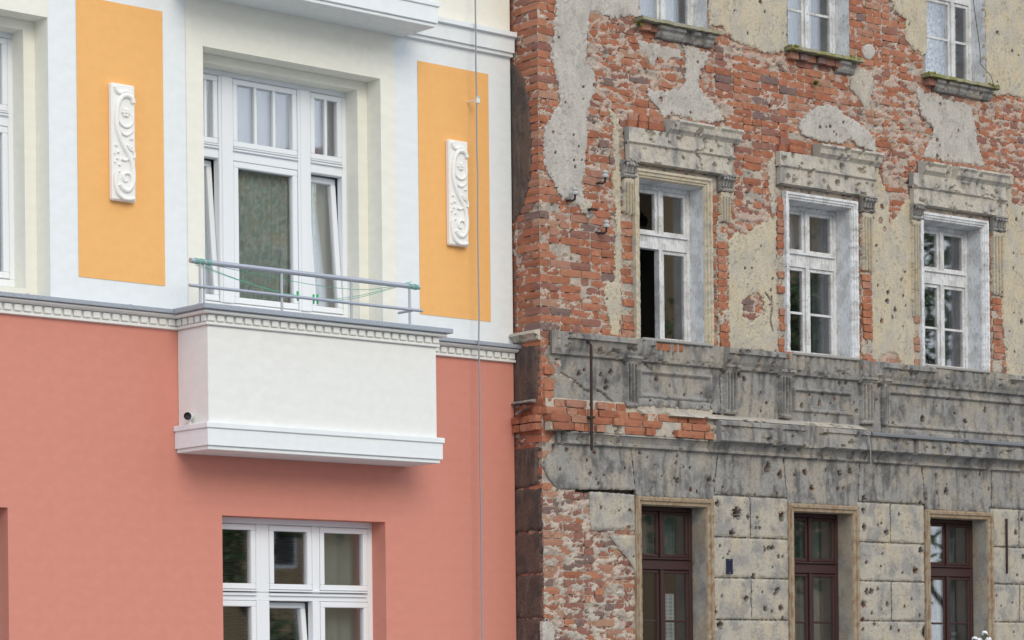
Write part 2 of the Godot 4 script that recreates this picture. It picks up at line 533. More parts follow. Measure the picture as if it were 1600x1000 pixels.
func plaster(parent: Node, called: String, poly: PackedVector2Array, o: Dictionary) -> MeshInstance3D:
	# a coat of plaster with a ragged edge, relief and shot holes; o: kind, w, thick, step, jag, relief, rough, bevel, holes, shape
	var step: float = o.get("step", 0.0075)
	var w0: float = o.get("w", 0.006)
	var thick: float = o.get("thick", 0.04)
	var jag: float = o.get("jag", 0.02)
	var relief: float = o.get("relief", 0.004)
	var rough: float = o.get("rough", 0.0012)
	var bevel: float = o.get("bevel", 0.012)
	var kind: String = o.get("kind", "cream")
	var holes: Array = o.get("holes", [])
	var shape: Callable = o.get("shape", no_relief)
	var use_pits: bool = o.get("pits", true)
	var lo := poly[0]
	var hi := poly[0]
	for p in poly:
		lo = lo.min(p)
		hi = hi.max(p)
	lo -= Vector2(0.03, 0.03)
	hi += Vector2(0.03, 0.03)
	var nx := int((hi.x - lo.x) / step) + 2
	var ny := int((hi.y - lo.y) / step) + 2
	var D := PackedFloat32Array()
	var H := PackedFloat32Array()
	var P := PackedFloat32Array()
	D.resize(nx * ny)
	H.resize(nx * ny)
	P.resize(nx * ny)
	for j in ny:
		var v := lo.y + j * step
		for k in nx:
			var u := lo.x + k * step
			var p := Vector2(u, v)
			var d := sdf(poly, p)
			if d > -0.06:
				for h in holes:
					d = minf(d, -sdf(h, p))
				d += fine.get_noise_2d(u * 11.0, v * 11.0) * jag + fine.get_noise_2d(u * 32.0 + 9.0, v * 32.0) * jag * 0.55
			D[j * nx + k] = d
			if d > -step * 2.0:
				var h := w0 + soft.get_noise_2d(u * 2.5 + 5.0, v * 2.5) * relief + fine.get_noise_2d(u * 30.0, v * 30.0) * rough
				var thin := bevel * (1.0 + 1.6 * maxf(0.0, soft.get_noise_2d(u * 3.0 + 60.0, v * 3.0)))
				if d < thin: h -= (thin - d) * 0.6
				h += shape.call(u, v)
				H[j * nx + k] = h
	if use_pits:
		for q in pits:
			var c: Vector2 = q[0]
			var r: float = q[1]
			if c.x < lo.x - r or c.x > hi.x + r or c.y < lo.y - r or c.y > hi.y + r: continue
			var deep: float = q[2]
			var k0 := maxi(0, int((c.x - r * 1.5 - lo.x) / step))
			var k1 := mini(nx - 1, int((c.x + r * 1.5 - lo.x) / step) + 1)
			var j0 := maxi(0, int((c.y - r * 1.5 - lo.y) / step))
			var j1 := mini(ny - 1, int((c.y + r * 1.5 - lo.y) / step) + 1)
			for j in range(j0, j1 + 1):
				for k in range(k0, k1 + 1):
					var p := lo + Vector2(k, j) * step
					var e := (p - c)
					e.y *= q[3]
					var rr := e.length() / r + fine.get_noise_2d(p.x * 26.0 + c.x * 50.0, p.y * 26.0) * 0.45
					if rr < 1.35:
						# shallow spalled rim, steep core
						H[j * nx + k] -= deep * (1.25 * smoothstep(0.85, 0.5, rr) + 0.1 * smoothstep(1.35, 0.8, rr))
						P[j * nx + k] = maxf(P[j * nx + k], smoothstep(1.3, 0.75, rr))
	var bag := Bag.new()
	var at := PackedInt32Array()
	at.resize(nx * ny)
	at.fill(-1)
	for j in ny:
		for k in nx:
			var q := j * nx + k
			if D[q] <= -step * 2.0: continue
			var l := H[q - 1] if k > 0 and D[q - 1] > -step * 2.0 else H[q]
			var r := H[q + 1] if k < nx - 1 and D[q + 1] > -step * 2.0 else H[q]
			var d := H[q - nx] if j > 0 and D[q - nx] > -step * 2.0 else H[q]
			var t := H[q + nx] if j < ny - 1 and D[q + nx] > -step * 2.0 else H[q]
			var u := lo.x + k * step
			var v := lo.y + j * step
			var col := dirt(u, v, kind)
			if P[q] > 0.0:
				# broken edge of the coat: mortar, here and there the brick behind it
				var inner := Color(0.34, 0.305, 0.27) if fine.get_noise_2d(u * 5.0, v * 5.0) > -0.62 else Color(0.36, 0.17, 0.11)
				col = col.lerp(inner, smoothstep(0.05, 0.6, P[q]))
			at[q] = bag.vert(Vector3(u, v, H[q]), Vector3((l - r) / (2 * step), (d - t) / (2 * step), 1.0).normalized(), col)
	var order := [0, 1, nx + 1, nx]
	for j in ny - 1:
		for k in nx - 1:
			var q := j * nx + k
			var s := 0
			for e in 4:
				if D[q + order[e]] > 0.0: s += 1
			if s == 0: continue
			if s == 4:
				bag.face(at[q], at[q + 1], at[q + nx + 1])
				bag.face(at[q], at[q + nx + 1], at[q + nx])
				continue
			var loop := PackedInt32Array()
			var cross := []
			for e in 4:
				var a: int = q + order[e]
				var b: int = q + order[(e + 1) % 4]
				if D[a] > 0.0: loop.append(at[a])
				if (D[a] > 0.0) != (D[b] > 0.0):
					var t := D[a] / (D[a] - D[b])
					var ia := at[a]
					var ib := at[b]
					if ia < 0: ia = ib
					if ib < 0: ib = ia
					var pa2 := Vector3(lo.x + (a % nx) * step, lo.y + (a / nx) * step, bag.v[ia].z)
					var pb2 := Vector3(lo.x + (b % nx) * step, lo.y + (b / nx) * step, bag.v[ib].z)
					var id := bag.vert(pa2.lerp(pb2, t), bag.n[ia].lerp(bag.n[ib], t).normalized(), bag.c[ia].lerp(bag.c[ib], t))
					loop.append(id)
					cross.append([id, D[a] > 0.0])
			for e in range(1, loop.size() - 1):
				bag.face(loop[0], loop[e], loop[e + 1])
			if cross.size() == 2:
				# the broken edge of the coat
				var s0: int = cross[0][0] if cross[0][1] else cross[1][0]
				var s1: int = cross[1][0] if cross[0][1] else cross[0][0]
				var e0 := bag.v[s0]
				var e1 := bag.v[s1]
				var down := Vector3(0, 0, thick)
				var ec := bag.c[s0]
				bag.quad(e1, e0, e0 - down, e1 - down, ec)
	return part(parent, called, bag, M.plaster)

func run(bag: Bag, prof: Array, u0: float, u1: float, o: Dictionary) -> void:
	# a moulding: profile [[w, v], ...] from top to bottom drawn along the wall; o: kind, breaks [[u0, u1, most]], wear, step
	var step: float = o.get("step", 0.016)
	var wear: float = o.get("wear", 0.0)
	var kind: String = o.get("kind", "")
	var breaks: Array = o.get("breaks", [])
	var flat_col: Color = o.get("col", Color.WHITE)
	var old := kind != "" or wear > 0.0
	var m := maxi(1, int((u1 - u0) / step)) if old else 1
	var near := []
	for q in pits:
		var c: Vector2 = q[0]
		if c.x > u0 - 0.1 and c.x < u1 + 0.1 and c.y < prof[0][1] + 0.1 and c.y > prof[prof.size() - 1][1] - 0.1: near.append(q)
	var line := []
	for q in prof.size() - 1:
		var a := Vector2(prof[q][0], prof[q][1])
		var b := Vector2(prof[q + 1][0], prof[q + 1][1])
		var n := maxi(1, int(a.distance_to(b) / 0.018)) if old else 1
		for k in n: line.append(a.lerp(b, float(k) / n))
	line.append(Vector2(prof[prof.size() - 1][0], prof[prof.size() - 1][1]))
	var rings := []
	var tints := []
	for k in m + 1:
		var u := lerpf(u0, u1, float(k) / m)
		var lim := 9.0
		for b in breaks:
			var e := fine.get_noise_2d(u * 3.0, b[0] * 17.0) * 0.03
			if u + e > b[0] and u + e < b[1]: lim = minf(lim, b[2] + fine.get_noise_2d(u * 12.0, 3.3) * 0.02)
		var ring := PackedVector3Array()
		var tint := PackedColorArray()
		for p in line:
			var w: float = p.x
			var v: float = p.y
			var col := flat_col
			if kind != "": col = dirt(u, v, kind)
			if wear > 0.0:
				var chip := smoothstep(0.50, 0.85, fine.get_noise_2d(u * 4.0 + 20.0, v * 5.0) + fine.get_noise_2d(u * 30.0, v * 30.0) * 0.2)
				w -= minf(chip * wear * 0.8, maxf(w, 0.0) * 0.6) + fine.get_noise_2d(u * 22.0, v * 22.0) * wear * 0.022
				v += fine.get_noise_2d(u * 15.0 + 7.0, v * 12.0) * wear * 0.02
				if kind != "": col = col.lerp(Color(0.50, 0.43, 0.35), chip * 0.5)
			for q in near:
				var c: Vector2 = q[0]
				var d: float = Vector2(u, v).distance_to(c) / q[1]
				if d < 1.0:
					w -= q[2] * 0.8 * smoothstep(1.0, 0.5, d)
					col = col.lerp(Color(0.46, 0.41, 0.35), smoothstep(1.0, 0.6, d) * 0.8)
			ring.append(Vector3(u, v, minf(w, lim)))
			tint.append(col)
		rings.append(ring)
		tints.append(tint)
	for k in m:
		var a: PackedVector3Array = rings[k]
		var b: PackedVector3Array = rings[k + 1]
		var ca: PackedColorArray = tints[k]
		var cb: PackedColorArray = tints[k + 1]
		for q in line.size() - 1:
			bag.quad4(a[q], a[q + 1], b[q + 1], b[q], ca[q], ca[q + 1], cb[q + 1], cb[q])
	for e in [0, m]:
		var r: PackedVector3Array = rings[e]
		var col: Color = tints[e][0]
		var mid := Vector3(r[0].x, (r[0].y + r[r.size() - 1].y) / 2, r[0].z)
		for q in r.size() - 1:
			if e == 0: bag.tri(mid, r[q + 1], r[q], col)
			else: bag.tri(mid, r[q], r[q + 1], col)

func frame_run(bag: Bag, prof: Array, u0: float, v0: float, u1: float, v1: float, col: Callable) -> void:
	# a moulded surround round the two sides and the head of an opening; prof: [[outwards from the opening, w], ...]
	for q in prof.size() - 1:
		var p: Array = prof[q]
		var r: Array = prof[q + 1]
		var n := 60
		for k in n:
			var va := lerpf(v0, v1 + p[0], float(k) / n)
			var vb := lerpf(v0, v1 + p[0], float(k + 1) / n)
			var vc := lerpf(v0, v1 + r[0], float(k) / n)
			var vd := lerpf(v0, v1 + r[0], float(k + 1) / n)
			var j := fine.get_noise_2d(u0 * 5.0, va * 14.0) * 0.006
			var j2 := fine.get_noise_2d(u0 * 5.0, vb * 14.0) * 0.006
			bag.quad4(Vector3(u1 + p[0], va, p[1] + j), Vector3(u1 + r[0], vc, r[1] + j), Vector3(u1 + r[0], vd, r[1] + j2), Vector3(u1 + p[0], vb, p[1] + j2), col.call(u1 + p[0], va), col.call(u1 + r[0], va), col.call(u1 + r[0], vb), col.call(u1 + p[0], vb))
			bag.quad4(Vector3(u0 - r[0], vc, r[1] + j), Vector3(u0 - p[0], va, p[1] + j), Vector3(u0 - p[0], vb, p[1] + j2), Vector3(u0 - r[0], vd, r[1] + j2), col.call(u0 - r[0], va), col.call(u0 - p[0], va), col.call(u0 - p[0], vb), col.call(u0 - r[0], vb))
		for k in n:
			var ua := lerpf(u0 - p[0], u1 + p[0], float(k) / n)
			var ub := lerpf(u0 - p[0], u1 + p[0], float(k + 1) / n)
			var uc := lerpf(u0 - r[0], u1 + r[0], float(k) / n)
			var ud := lerpf(u0 - r[0], u1 + r[0], float(k + 1) / n)
			bag.quad4(Vector3(ua, v1 + p[0], p[1]), Vector3(ub, v1 + p[0], p[1]), Vector3(ud, v1 + r[0], r[1]), Vector3(uc, v1 + r[0], r[1]), col.call(ua, v1 + p[0]), col.call(ub, v1 + p[0]), col.call(ub, v1 + r[0]), col.call(ua, v1 + r[0]))

# ---------------------------------------------------------------- the painted house
func window_a(shift: float, tilted: bool) -> Node3D:
	# three lights with a transom; frame set 0.38 m behind the facade
	var g := group(house_a, "window")
	var w := -0.385
	var b := Bag.new()
	bars(b, -3.55 + shift, 5.03, -1.73 + shift, 7.22, w - 0.08, w, 0.065)
	part(g, "frame", b, M.upvc)
	for m in [[-3.215, -3.055], [-2.32, -2.17]]:
		var p := Bag.new()
		p.box(Vector3(m[0] + shift, 5.095, w - 0.078), Vector3(m[1] + shift, 7.155, w + 0.012), 0.006)
		p.box(Vector3((m[0] + m[1]) / 2 - 0.05 + shift, 5.095, w + 0.0125), Vector3((m[0] + m[1]) / 2 + 0.05 + shift, 7.155, w + 0.02), 0.004)
		part(g, "mullion", p, M.upvc)
	var bays := [[-3.485, -3.215], [-3.055, -2.32], [-2.17, -1.795]]
	for k in 3:
		var a: float = bays[k][0] + shift
		var e: float = bays[k][1] + shift
		var t := Bag.new()
		t.box(Vector3(a, 6.40, w - 0.077), Vector3(e, 6.52, w + 0.004), 0.005)
		t.box(Vector3(a, 6.485, w + 0.004), Vector3(e, 6.50, w + 0.028), 0.004)
		t.box(Vector3(a, 6.512, w + 0.0045), Vector3(e, 6.524, w + 0.022), 0.003)
		part(g, "transom", t, M.upvc)
		var s := Bag.new()
		bars(s, a + 0.004, 6.53, e - 0.004, 7.15, w - 0.06, w + 0.008, 0.05)
		var up := part(g, "sash", s, M.upvc)
		var cuts := [0.5] if k != 1 else [0.3333, 0.6667]
		for q in cuts:
			var u: float = lerpf(a + 0.05, e - 0.05, q)
			var mb := Bag.new()
			mb.box(Vector3(u - 0.014, 6.58, w - 0.035), Vector3(u + 0.014, 7.10, w + 0.002), 0.004)
			part(up, "muntin", mb, M.upvc)
		pane(up, a + 0.05, 6.575, e - 0.05, 7.105, w - 0.014, 4, M.pane_new)
		# lower light: the outer two are tilted inwards at the top
		var low := group(g, "sash", Vector3(0, 5.10, w - 0.02))
		var s2 := Bag.new()
		bars(s2, a + 0.004, 0.0, e - 0.004, 1.295, -0.04, 0.026, 0.055)
		part(low, "sash_frame", s2, M.upvc)
		pane(low, a + 0.058, 0.054, e - 0.058, 1.241, 0.006, 4, M.pane_new)
		if tilted and k != 1: low.rotation.x = -0.085
	return g

func window_low_a() -> void:
	var g := group(house_a, "window")
	var w := -0.205
	var b := Bag.new()
	bars(b, -3.50, 1.15, -1.62, 3.135, w - 0.08, w, 0.06)
	b.box(Vector3(-3.44, 2.38, w - 0.078), Vector3(-1.68, 2.455, w - 0.002), 0.005)
	part(g, "frame", b, M.upvc)
	for m in [[-2.975, -2.828], [-2.335, -2.25]]:
		for r in [[1.21, 2.38], [2.455, 3.075]]:
			var p := Bag.new()
			p.box(Vector3(m[0], r[0], w - 0.077), Vector3(m[1], r[1], w + 0.004), 0.006)
			part(g, "mullion", p, M.upvc)
	for r in [[-3.44, -2.97], [-2.84, -1.70]]:
		var p := Bag.new()
		p.box(Vector3(r[0], 2.462, w), Vector3(r[1], 2.478, w + 0.028), 0.004)
		p.box(Vector3(r[0] + 0.006, 2.425, w), Vector3(r[1] - 0.006, 2.44, w + 0.02), 0.004)
		part(g, "drip_rail", p, M.upvc)
	for c in [[-3.44, -2.975], [-2.828, -2.335], [-2.25, -1.68]]:
		for r in [[2.48, 3.075], [1.21, 2.38]]:
			var s := group(g, "sash", Vector3(0, r[0], w - 0.02))
			var f := Bag.new()
			bars(f, c[0] + 0.004, 0.003, c[1] - 0.004, r[1] - r[0] - 0.003, -0.045, 0.026, 0.052)
			part(s, "sash_frame", f, M.upvc)
			pane(s, c[0] + 0.054, 0.052, c[1] - 0.054, r[1] - r[0] - 0.052, 0.006, 4, M.pane_new)
			if c[0] == -2.828 and r[0] < 2.0: s.rotation.x = -0.10

func scroll(parent: Node, called: String, pts: Array, r0: float, r1: float, at: Vector2, w: float) -> void:
	# a raised band along a smooth curve; points in a 170 x 815 drawing of the plaque
	var cv := Curve3D.new()
	for k in pts.size():
		var p := Vector3(at.x + (pts[k][0] - 190.0) / 170.0 * 0.238, at.y - (pts[k][1] - 82.0) / 822.0 * 1.01, w)
		var a: Array = pts[maxi(k - 1, 0)]
		var b: Array = pts[mini(k + 1, pts.size() - 1)]
		var t := Vector3((b[0] - a[0]) / 170.0 * 0.238, -(b[1] - a[1]) / 822.0 * 1.01, 0) / 6.0
		cv.add_point(p, -t, t)
	cv.bake_interval = 0.012
	var bag := Bag.new()
	bag.tube(cv.get_baked_points(), r0 * 1.7, 9, Color.WHITE, r1 * 1.7)
	part(parent, called, bag, M.plaque)

func relief_plaque(u: float) -> void:
	var g := group(house_a, "relief_plaque")
	var b := Bag.new()
	b.box(Vector3(u, 5.80, 0.001), Vector3(u + 0.24, 6.81, 0.062), 0.012)
	part(g, "plaque_slab", b, M.plaque)
	var at := Vector2(u + 0.0, 6.81)
	var w := 0.067
	scroll(g, "scroll", [[215, 108], [228, 142], [255, 150], [285, 135], [318, 142], [342, 172]], 0.011, 0.007, at, w)
	scroll(g, "scroll", [[345, 205], [330, 172], [295, 160], [258, 180], [232, 235], [222, 310], [224, 390], [244, 460], [275, 525], [310, 585], [334, 650], [340, 730], [330, 790], [300, 828], [268, 822], [244, 790]], 0.014, 0.012, at, w)
	scroll(g, "scroll", [[232, 320], [252, 362], [285, 382], [318, 372], [338, 340], [344, 290]], 0.008, 0.007, at, w)
	scroll(g, "scroll", [[213, 720], [210, 790], [226, 850], [262, 884], [305, 888], [345, 878]], 0.013, 0.009, at, w)
	scroll(g, "scroll", [[318, 800], [330, 760], [318, 715], [286, 706], [266, 728], [270, 760], [292, 762], [294, 742]], 0.010, 0.006, at, w)
	scroll(g, "scroll", [[240, 400], [258, 426], [290, 440], [318, 425], [338, 400]], 0.009, 0.006, at, w)
	scroll(g, "scroll", [[300, 505], [318, 535], [340, 545], [352, 570], [346, 595]], 0.008, 0.006, at, w)
	scroll(g, "scroll", [[318, 462], [338, 460], [340, 445]], 0.006, 0.004, at, w)
	scroll(g, "scroll", [[255, 610], [280, 618], [305, 604]], 0.008, 0.006, at, w)
	# rosette
	var ro := Bag.new()
	var rc := Vector3(at.x + (290 - 190) / 170.0 * 0.238, at.y - (282 - 82) / 822.0 * 1.01, w)
	for k in 6:
		var an := TAU * k / 6.0
		var p := rc + Vector3(cos(an), sin(an), 0) * 0.026
		ro.lathe(p, Vector3(0, 0, 1), [[0.017, -0.004], [0.016, 0.006], [0.009, 0.013], [0.0, 0.014]], 9)
	ro.lathe(rc, Vector3(0, 0, 1), [[0.013, 0.0], [0.013, 0.012], [0.007, 0.019], [0.0, 0.02]], 10)
	part(g, "rosette", ro, M.plaque)
	for q in [[218, 520, 0.013], [232, 565, 0.015], [226, 612, 0.012], [240, 655, 0.014], [208, 640, 0.009], [206, 580, 0.008], [212, 712, 0.010], [238, 700, 0.010], [330, 520, 0.010], [348, 720, 0.007], [346, 750, 0.007], [343, 780, 0.007]]:
		var lf := Bag.new()
		lf.lathe(Vector3(at.x + (q[0] - 190.0) / 170.0 * 0.238, at.y - (q[1] - 82.0) / 822.0 * 1.01, w - 0.004), Vector3(0, 0, 1), [[q[2], 0.0], [q[2] * 0.9, 0.008], [q[2] * 0.5, 0.015], [0.0, 0.017]], 8)
		part(g, "leaf", lf, M.plaque)

func box_part(parent: Node, called: String, a: Vector3, b: Vector3, m: Material, bev := 0.004) -> MeshInstance3D:
	var bag := Bag.new()
	bag.box(a, b, bev)
	return part(parent, called, bag, m)

func balcony_base(v: float, holder: Node3D) -> void:
	# the white band under a balcony: foot step, fascia, top fillet
	box_part(holder, "base_step", Vector3(-3.965, v, 0.0), Vector3(-1.36, v + 0.034, 0.49), M.white_wall, 0.004)
	box_part(holder, "base_band", Vector3(-3.985, v + 0.034, 0.0), Vector3(-1.34, v + 0.185, 0.51), M.white_wall, 0.004)
	box_part(holder, "base_fillet", Vector3(-4.0, v + 0.185, 0.0), Vector3(-1.325, v + 0.235, 0.525), M.white_wall, 0.006)

func build_house_a() -> void:
	house_a = thing("painted_house", "freshly painted house with salmon ground floor, white piers, orange panels and a small balcony", "house", BASE_A, TURN_A)
	var unit := -3.598
	# --- walls
	var b := Bag.new()
	slab(b, -10.0, 0.0, -0.004, 4.74, -0.42, 0.0, [[-3.488, 1.13, -1.629, 3.127], [-7.52, 1.13, -5.665, 3.117]])
	part(house_a, "wall", b, M.salmon, "smooth salmon plaster of the ground floor")
	b = Bag.new()
	slab(b, -10.0, 4.74, -0.004, 7.72, -0.2, 0.0, [[-3.646, 4.86, -1.631, 7.285], [-3.646 + unit, 4.86, -1.631 + unit, 7.285]])
	part(house_a, "wall", b, M.white_wall, "white painted piers")
	b = Bag.new()
	slab(b, -10.0, 4.74, -0.004, 7.72, -0.42, -0.2005, [[-3.53, 5.0, -1.748, 7.2], [-3.53 + unit, 5.0, -1.748 + unit, 7.2]])
	part(house_a, "inner_surround", b, M.cream_wall, "cream stepped window surround")
	b = Bag.new()
	slab(b, -10.0, 7.72, -0.004, 10.6, -0.42, 0.002, [])
	part(house_a, "wall", b, M.cream_wall, "cream wall of the storey above")
	# cream lining of the recesses and their painted margins
	for k in 2:
		var s := unit * k
		b = Bag.new()
		for e in [[-3.646 + s, 1.0], [-1.631 + s, -1.0]]:
			var u: float = e[0] + e[1] * 0.003
			if e[1] > 0: b.quad(Vector3(u, 4.90, 0.003), Vector3(u, 4.90, -0.199), Vector3(u, 7.282, -0.199), Vector3(u, 7.282, 0.003))
			else: b.quad(Vector3(u, 4.90, -0.199), Vector3(u, 4.90, 0.003), Vector3(u, 7.282, 0.003), Vector3(u, 7.282, -0.199))
		b.quad(Vector3(-3.643 + s, 7.282, 0.003), Vector3(-3.643 + s, 7.282, -0.199), Vector3(-1.634 + s, 7.282, -0.199), Vector3(-1.634 + s, 7.282, 0.003))
		var l := 0.18 if k == 0 else 0.0
		sheet(b, -3.646 + s - l, 7.282, -1.631 + s + l * 0.94, 7.715, 0.004)
		if k == 0:
			sheet(b, -3.826, 4.90, -3.643, 7.282, 0.004)
			sheet(b, -1.634, 4.90, -1.461, 7.282, 0.004)
		part(house_a, "window_margin", b, M.cream_wall, "cream painted margin round the window recess")
	# end wall and back, so that the house is closed
	b = Bag.new()
	b.box(Vector3(-10.0, 0.0, -6.0), Vector3(-0.35, 10.6, -5.8))
	b.box(Vector3(-10.0, 10.6, -6.0), Vector3(-0.35, 10.8, -0.05))
	b.box(Vector3(-0.62, 0.0, -5.8), Vector3(-0.36, 10.6, -0.42))
	b.box(Vector3(-10.0, 0.0, -5.8), Vector3(-9.8, 10.6, -0.42))
	part(house_a, "shell", b, M.cream_wall)
	# --- orange fields
	for r in [[-4.949, -4.068], [-1.180, -0.292]]:
		b = Bag.new()
		sheet(b, r[0], 5.115, r[1], 7.52, 0.004)
		part(house_a, "painted_panel", b, M.orange, "orange painted field")
	relief_plaque(-4.638)
	relief_plaque(-0.848)
	# --- string course below the upper storey
	for r in [[-1.33, 0.0], [-9.9, -3.99]]:
		b = Bag.new()
		run(b, [[0.0, 7.96], [0.105, 7.948], [0.105, 7.905], [0.065, 7.903], [0.065, 7.757], [0.04, 7.755], [0.04, 7.722], [0.0, 7.718]], r[0], r[1], {})
		part(house_a, "string_course", b, M.white_wall)
	# --- balconies
	var up := group(house_a, "upper_balcony")
	balcony_base(7.712, up)
	box_part(up, "apron", Vector3(-3.945, 7.947, 0.0), Vector3(-1.375, 8.76, 0.47), M.stucco, 0.006)
	var bal := group(house_a, "balcony")
	balcony_base(3.655, bal)
	box_part(bal, "apron", Vector3(-3.945, 3.89, 0.0), Vector3(-1.375, 4.735, 0.47), M.stucco, 0.008)
	box_part(bal, "cornice_fillet", Vector3(-3.972, 4.735, 0.0), Vector3(-1.348, 4.76, 0.497), M.stucco, 0.005)
	box_part(bal, "cornice_core", Vector3(-3.955, 4.76, 0.0), Vector3(-1.365, 4.83, 0.48), M.stucco, 0.003)
	box_part(bal, "cornice_cove", Vector3(-4.02, 4.83, 0.0), Vector3(-1.30, 4.86, 0.545), M.stucco, 0.008)
	box_part(bal, "zinc_cover", Vector3(-4.055, 4.862, -0.19), Vector3(-1.255, 4.906, 0.58), M.zinc, 0.004)
	# --- zinc covered cornice along the wall
	for r in [[-10.0, -3.97], [-1.35, 0.0]]:
		b = Bag.new()
		run(b, [[0.0, 4.862], [0.085, 4.86], [0.083, 4.846], [0.06, 4.832], [0.0, 4.829]], r[0], r[1], {})
		run(b, [[0.0, 4.762], [0.034, 4.76], [0.034, 4.738], [0.0, 4.733]], r[0], r[1], {})
		run(b, [[0.0, 4.829], [0.016, 4.829], [0.016, 4.76], [0.0, 4.76]], r[0], r[1], {})
		part(house_a, "cornice", b, M.stucco)
		b = Bag.new()
		b.box(Vector3(r[0], 4.864, -0.19), Vector3(r[1] + (0.012 if r[1] == 0.0 else -0.085), 4.902, 0.112), 0.004)
		for s in 6:
			var u: float = r[0] + 0.4 + s * 1.02
			if u < r[1] - 0.2: b.box(Vector3(u, 4.8635, 0.02), Vector3(u + 0.012, 4.907, 0.1135), 0.002)
		part(house_a, "zinc_cover", b, M.zinc)
	var tooth := Bag.new()
	tooth.box(Vector3(-0.036, 0.0, 0.0), Vector3(0.036, 0.060, 0.024), 0.008)
	var tm := tooth.mesh()
	var k := 0
	while -4.02 - k * 0.0965 > -6.6:
		shared(house_a, "dentil", tm, M.stucco, Transform3D(Basis(), Vector3(-4.02 - k * 0.0965, 4.765, 0.017)))
		k += 1
	for q in 14:
		shared(house_a, "dentil", tm, M.stucco, Transform3D(Basis(), Vector3(-1.30 + q * 0.0965, 4.765, 0.017)))
	for q in 27:
		shared(bal, "dentil", tm, M.stucco, Transform3D(Basis(), Vector3(-3.925 + q * 0.0972, 4.765, 0.481)))
	for q in 5:
		shared(bal, "dentil", tm, M.stucco, Transform3D(Basis(Vector3.UP, -PI / 2), Vector3(-3.956, 4.765, 0.06 + q * 0.0955)))
		shared(bal, "dentil", tm, M.stucco, Transform3D(Basis(Vector3.UP, PI / 2), Vector3(-1.364, 4.765, 0.06 + q * 0.0955)))
	# --- railing
	var rail := group(house_a, "railing")
	var w := 0.47
	var p0 := pa(297, 407, w)
	var p1 := pa(655, 444, w)
	b = Bag.new()
	b.tube(PackedVector3Array([Vector3(p0.x, 5.275, w), Vector3(p1.x, 5.275, w)]), 0.023, 12)
	part(rail, "top_rail", b, M.steel)
	p0 = pa(294, 443, w)
	p1 = pa(658, 481, w)
	b = Bag.new()
	b.tube(PackedVector3Array([Vector3(p0.x, 5.058, w + 0.016), Vector3(p1.x, 5.058, w + 0.016)]), 0.0145, 10)
	part(rail, "rail", b, M.steel)
	b = Bag.new()
	b.tube(PackedVector3Array([Vector3(p1.x - 0.09, 5.058, w - 0.01), Vector3(p1.x - 0.09, 5.058, w - 0.22)]), 0.012, 10)
	part(rail, "wall_tie", b, M.steel)
	for x in [313.0, 319.0, 440.5, 549.0, 640.0]:
		var u := pa(x, 470, w).x
		b = Bag.new()
		b.tube(PackedVector3Array([Vector3(u, 4.905, w), Vector3(u, 5.262, w)]), 0.0125 if x != 319.0 else 0.009, 10)
		b.lathe(Vector3(u, 4.905, w), Vector3.UP, [[0.03, 0.0], [0.03, 0.006], [0.0126, 0.008]], 12)
		part(rail, "post", b, M.steel)
	# --- windows and the rooms behind them
	window_a(0.0, true)
	window_a(unit, false)
	window_low_a()
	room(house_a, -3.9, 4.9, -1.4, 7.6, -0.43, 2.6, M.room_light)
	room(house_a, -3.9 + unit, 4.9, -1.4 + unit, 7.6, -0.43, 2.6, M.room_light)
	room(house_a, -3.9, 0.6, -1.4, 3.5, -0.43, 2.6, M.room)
	var g := group(house_a, "window")
	b = Bag.new()
	bars(b, -7.53, 1.15, -5.655, 3.125, -0.285, -0.205, 0.06)
	part(g, "frame", b, M.upvc)
	b = Bag.new()
	sheet(b, -7.46, 1.21, -5.72, 3.06, -0.24)
	part(g, "pane", b, M.pane_new)
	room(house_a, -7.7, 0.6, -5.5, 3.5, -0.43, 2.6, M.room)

func lace_and_mirrored_leaves(u: float, v: float) -> Color:
	# woven leaves on sheer cloth, with foliage mirrored in the pane painted in
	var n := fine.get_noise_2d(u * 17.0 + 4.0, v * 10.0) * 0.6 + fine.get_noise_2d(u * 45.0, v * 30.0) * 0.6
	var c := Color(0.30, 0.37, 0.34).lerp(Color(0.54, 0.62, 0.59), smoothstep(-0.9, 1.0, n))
	return c.lerp(Color(0.46, 0.41, 0.32), 0.4 * smoothstep(0.1, 0.5, soft.get_noise_2d(u * 3.0, v * 2.5 + 6.0)))

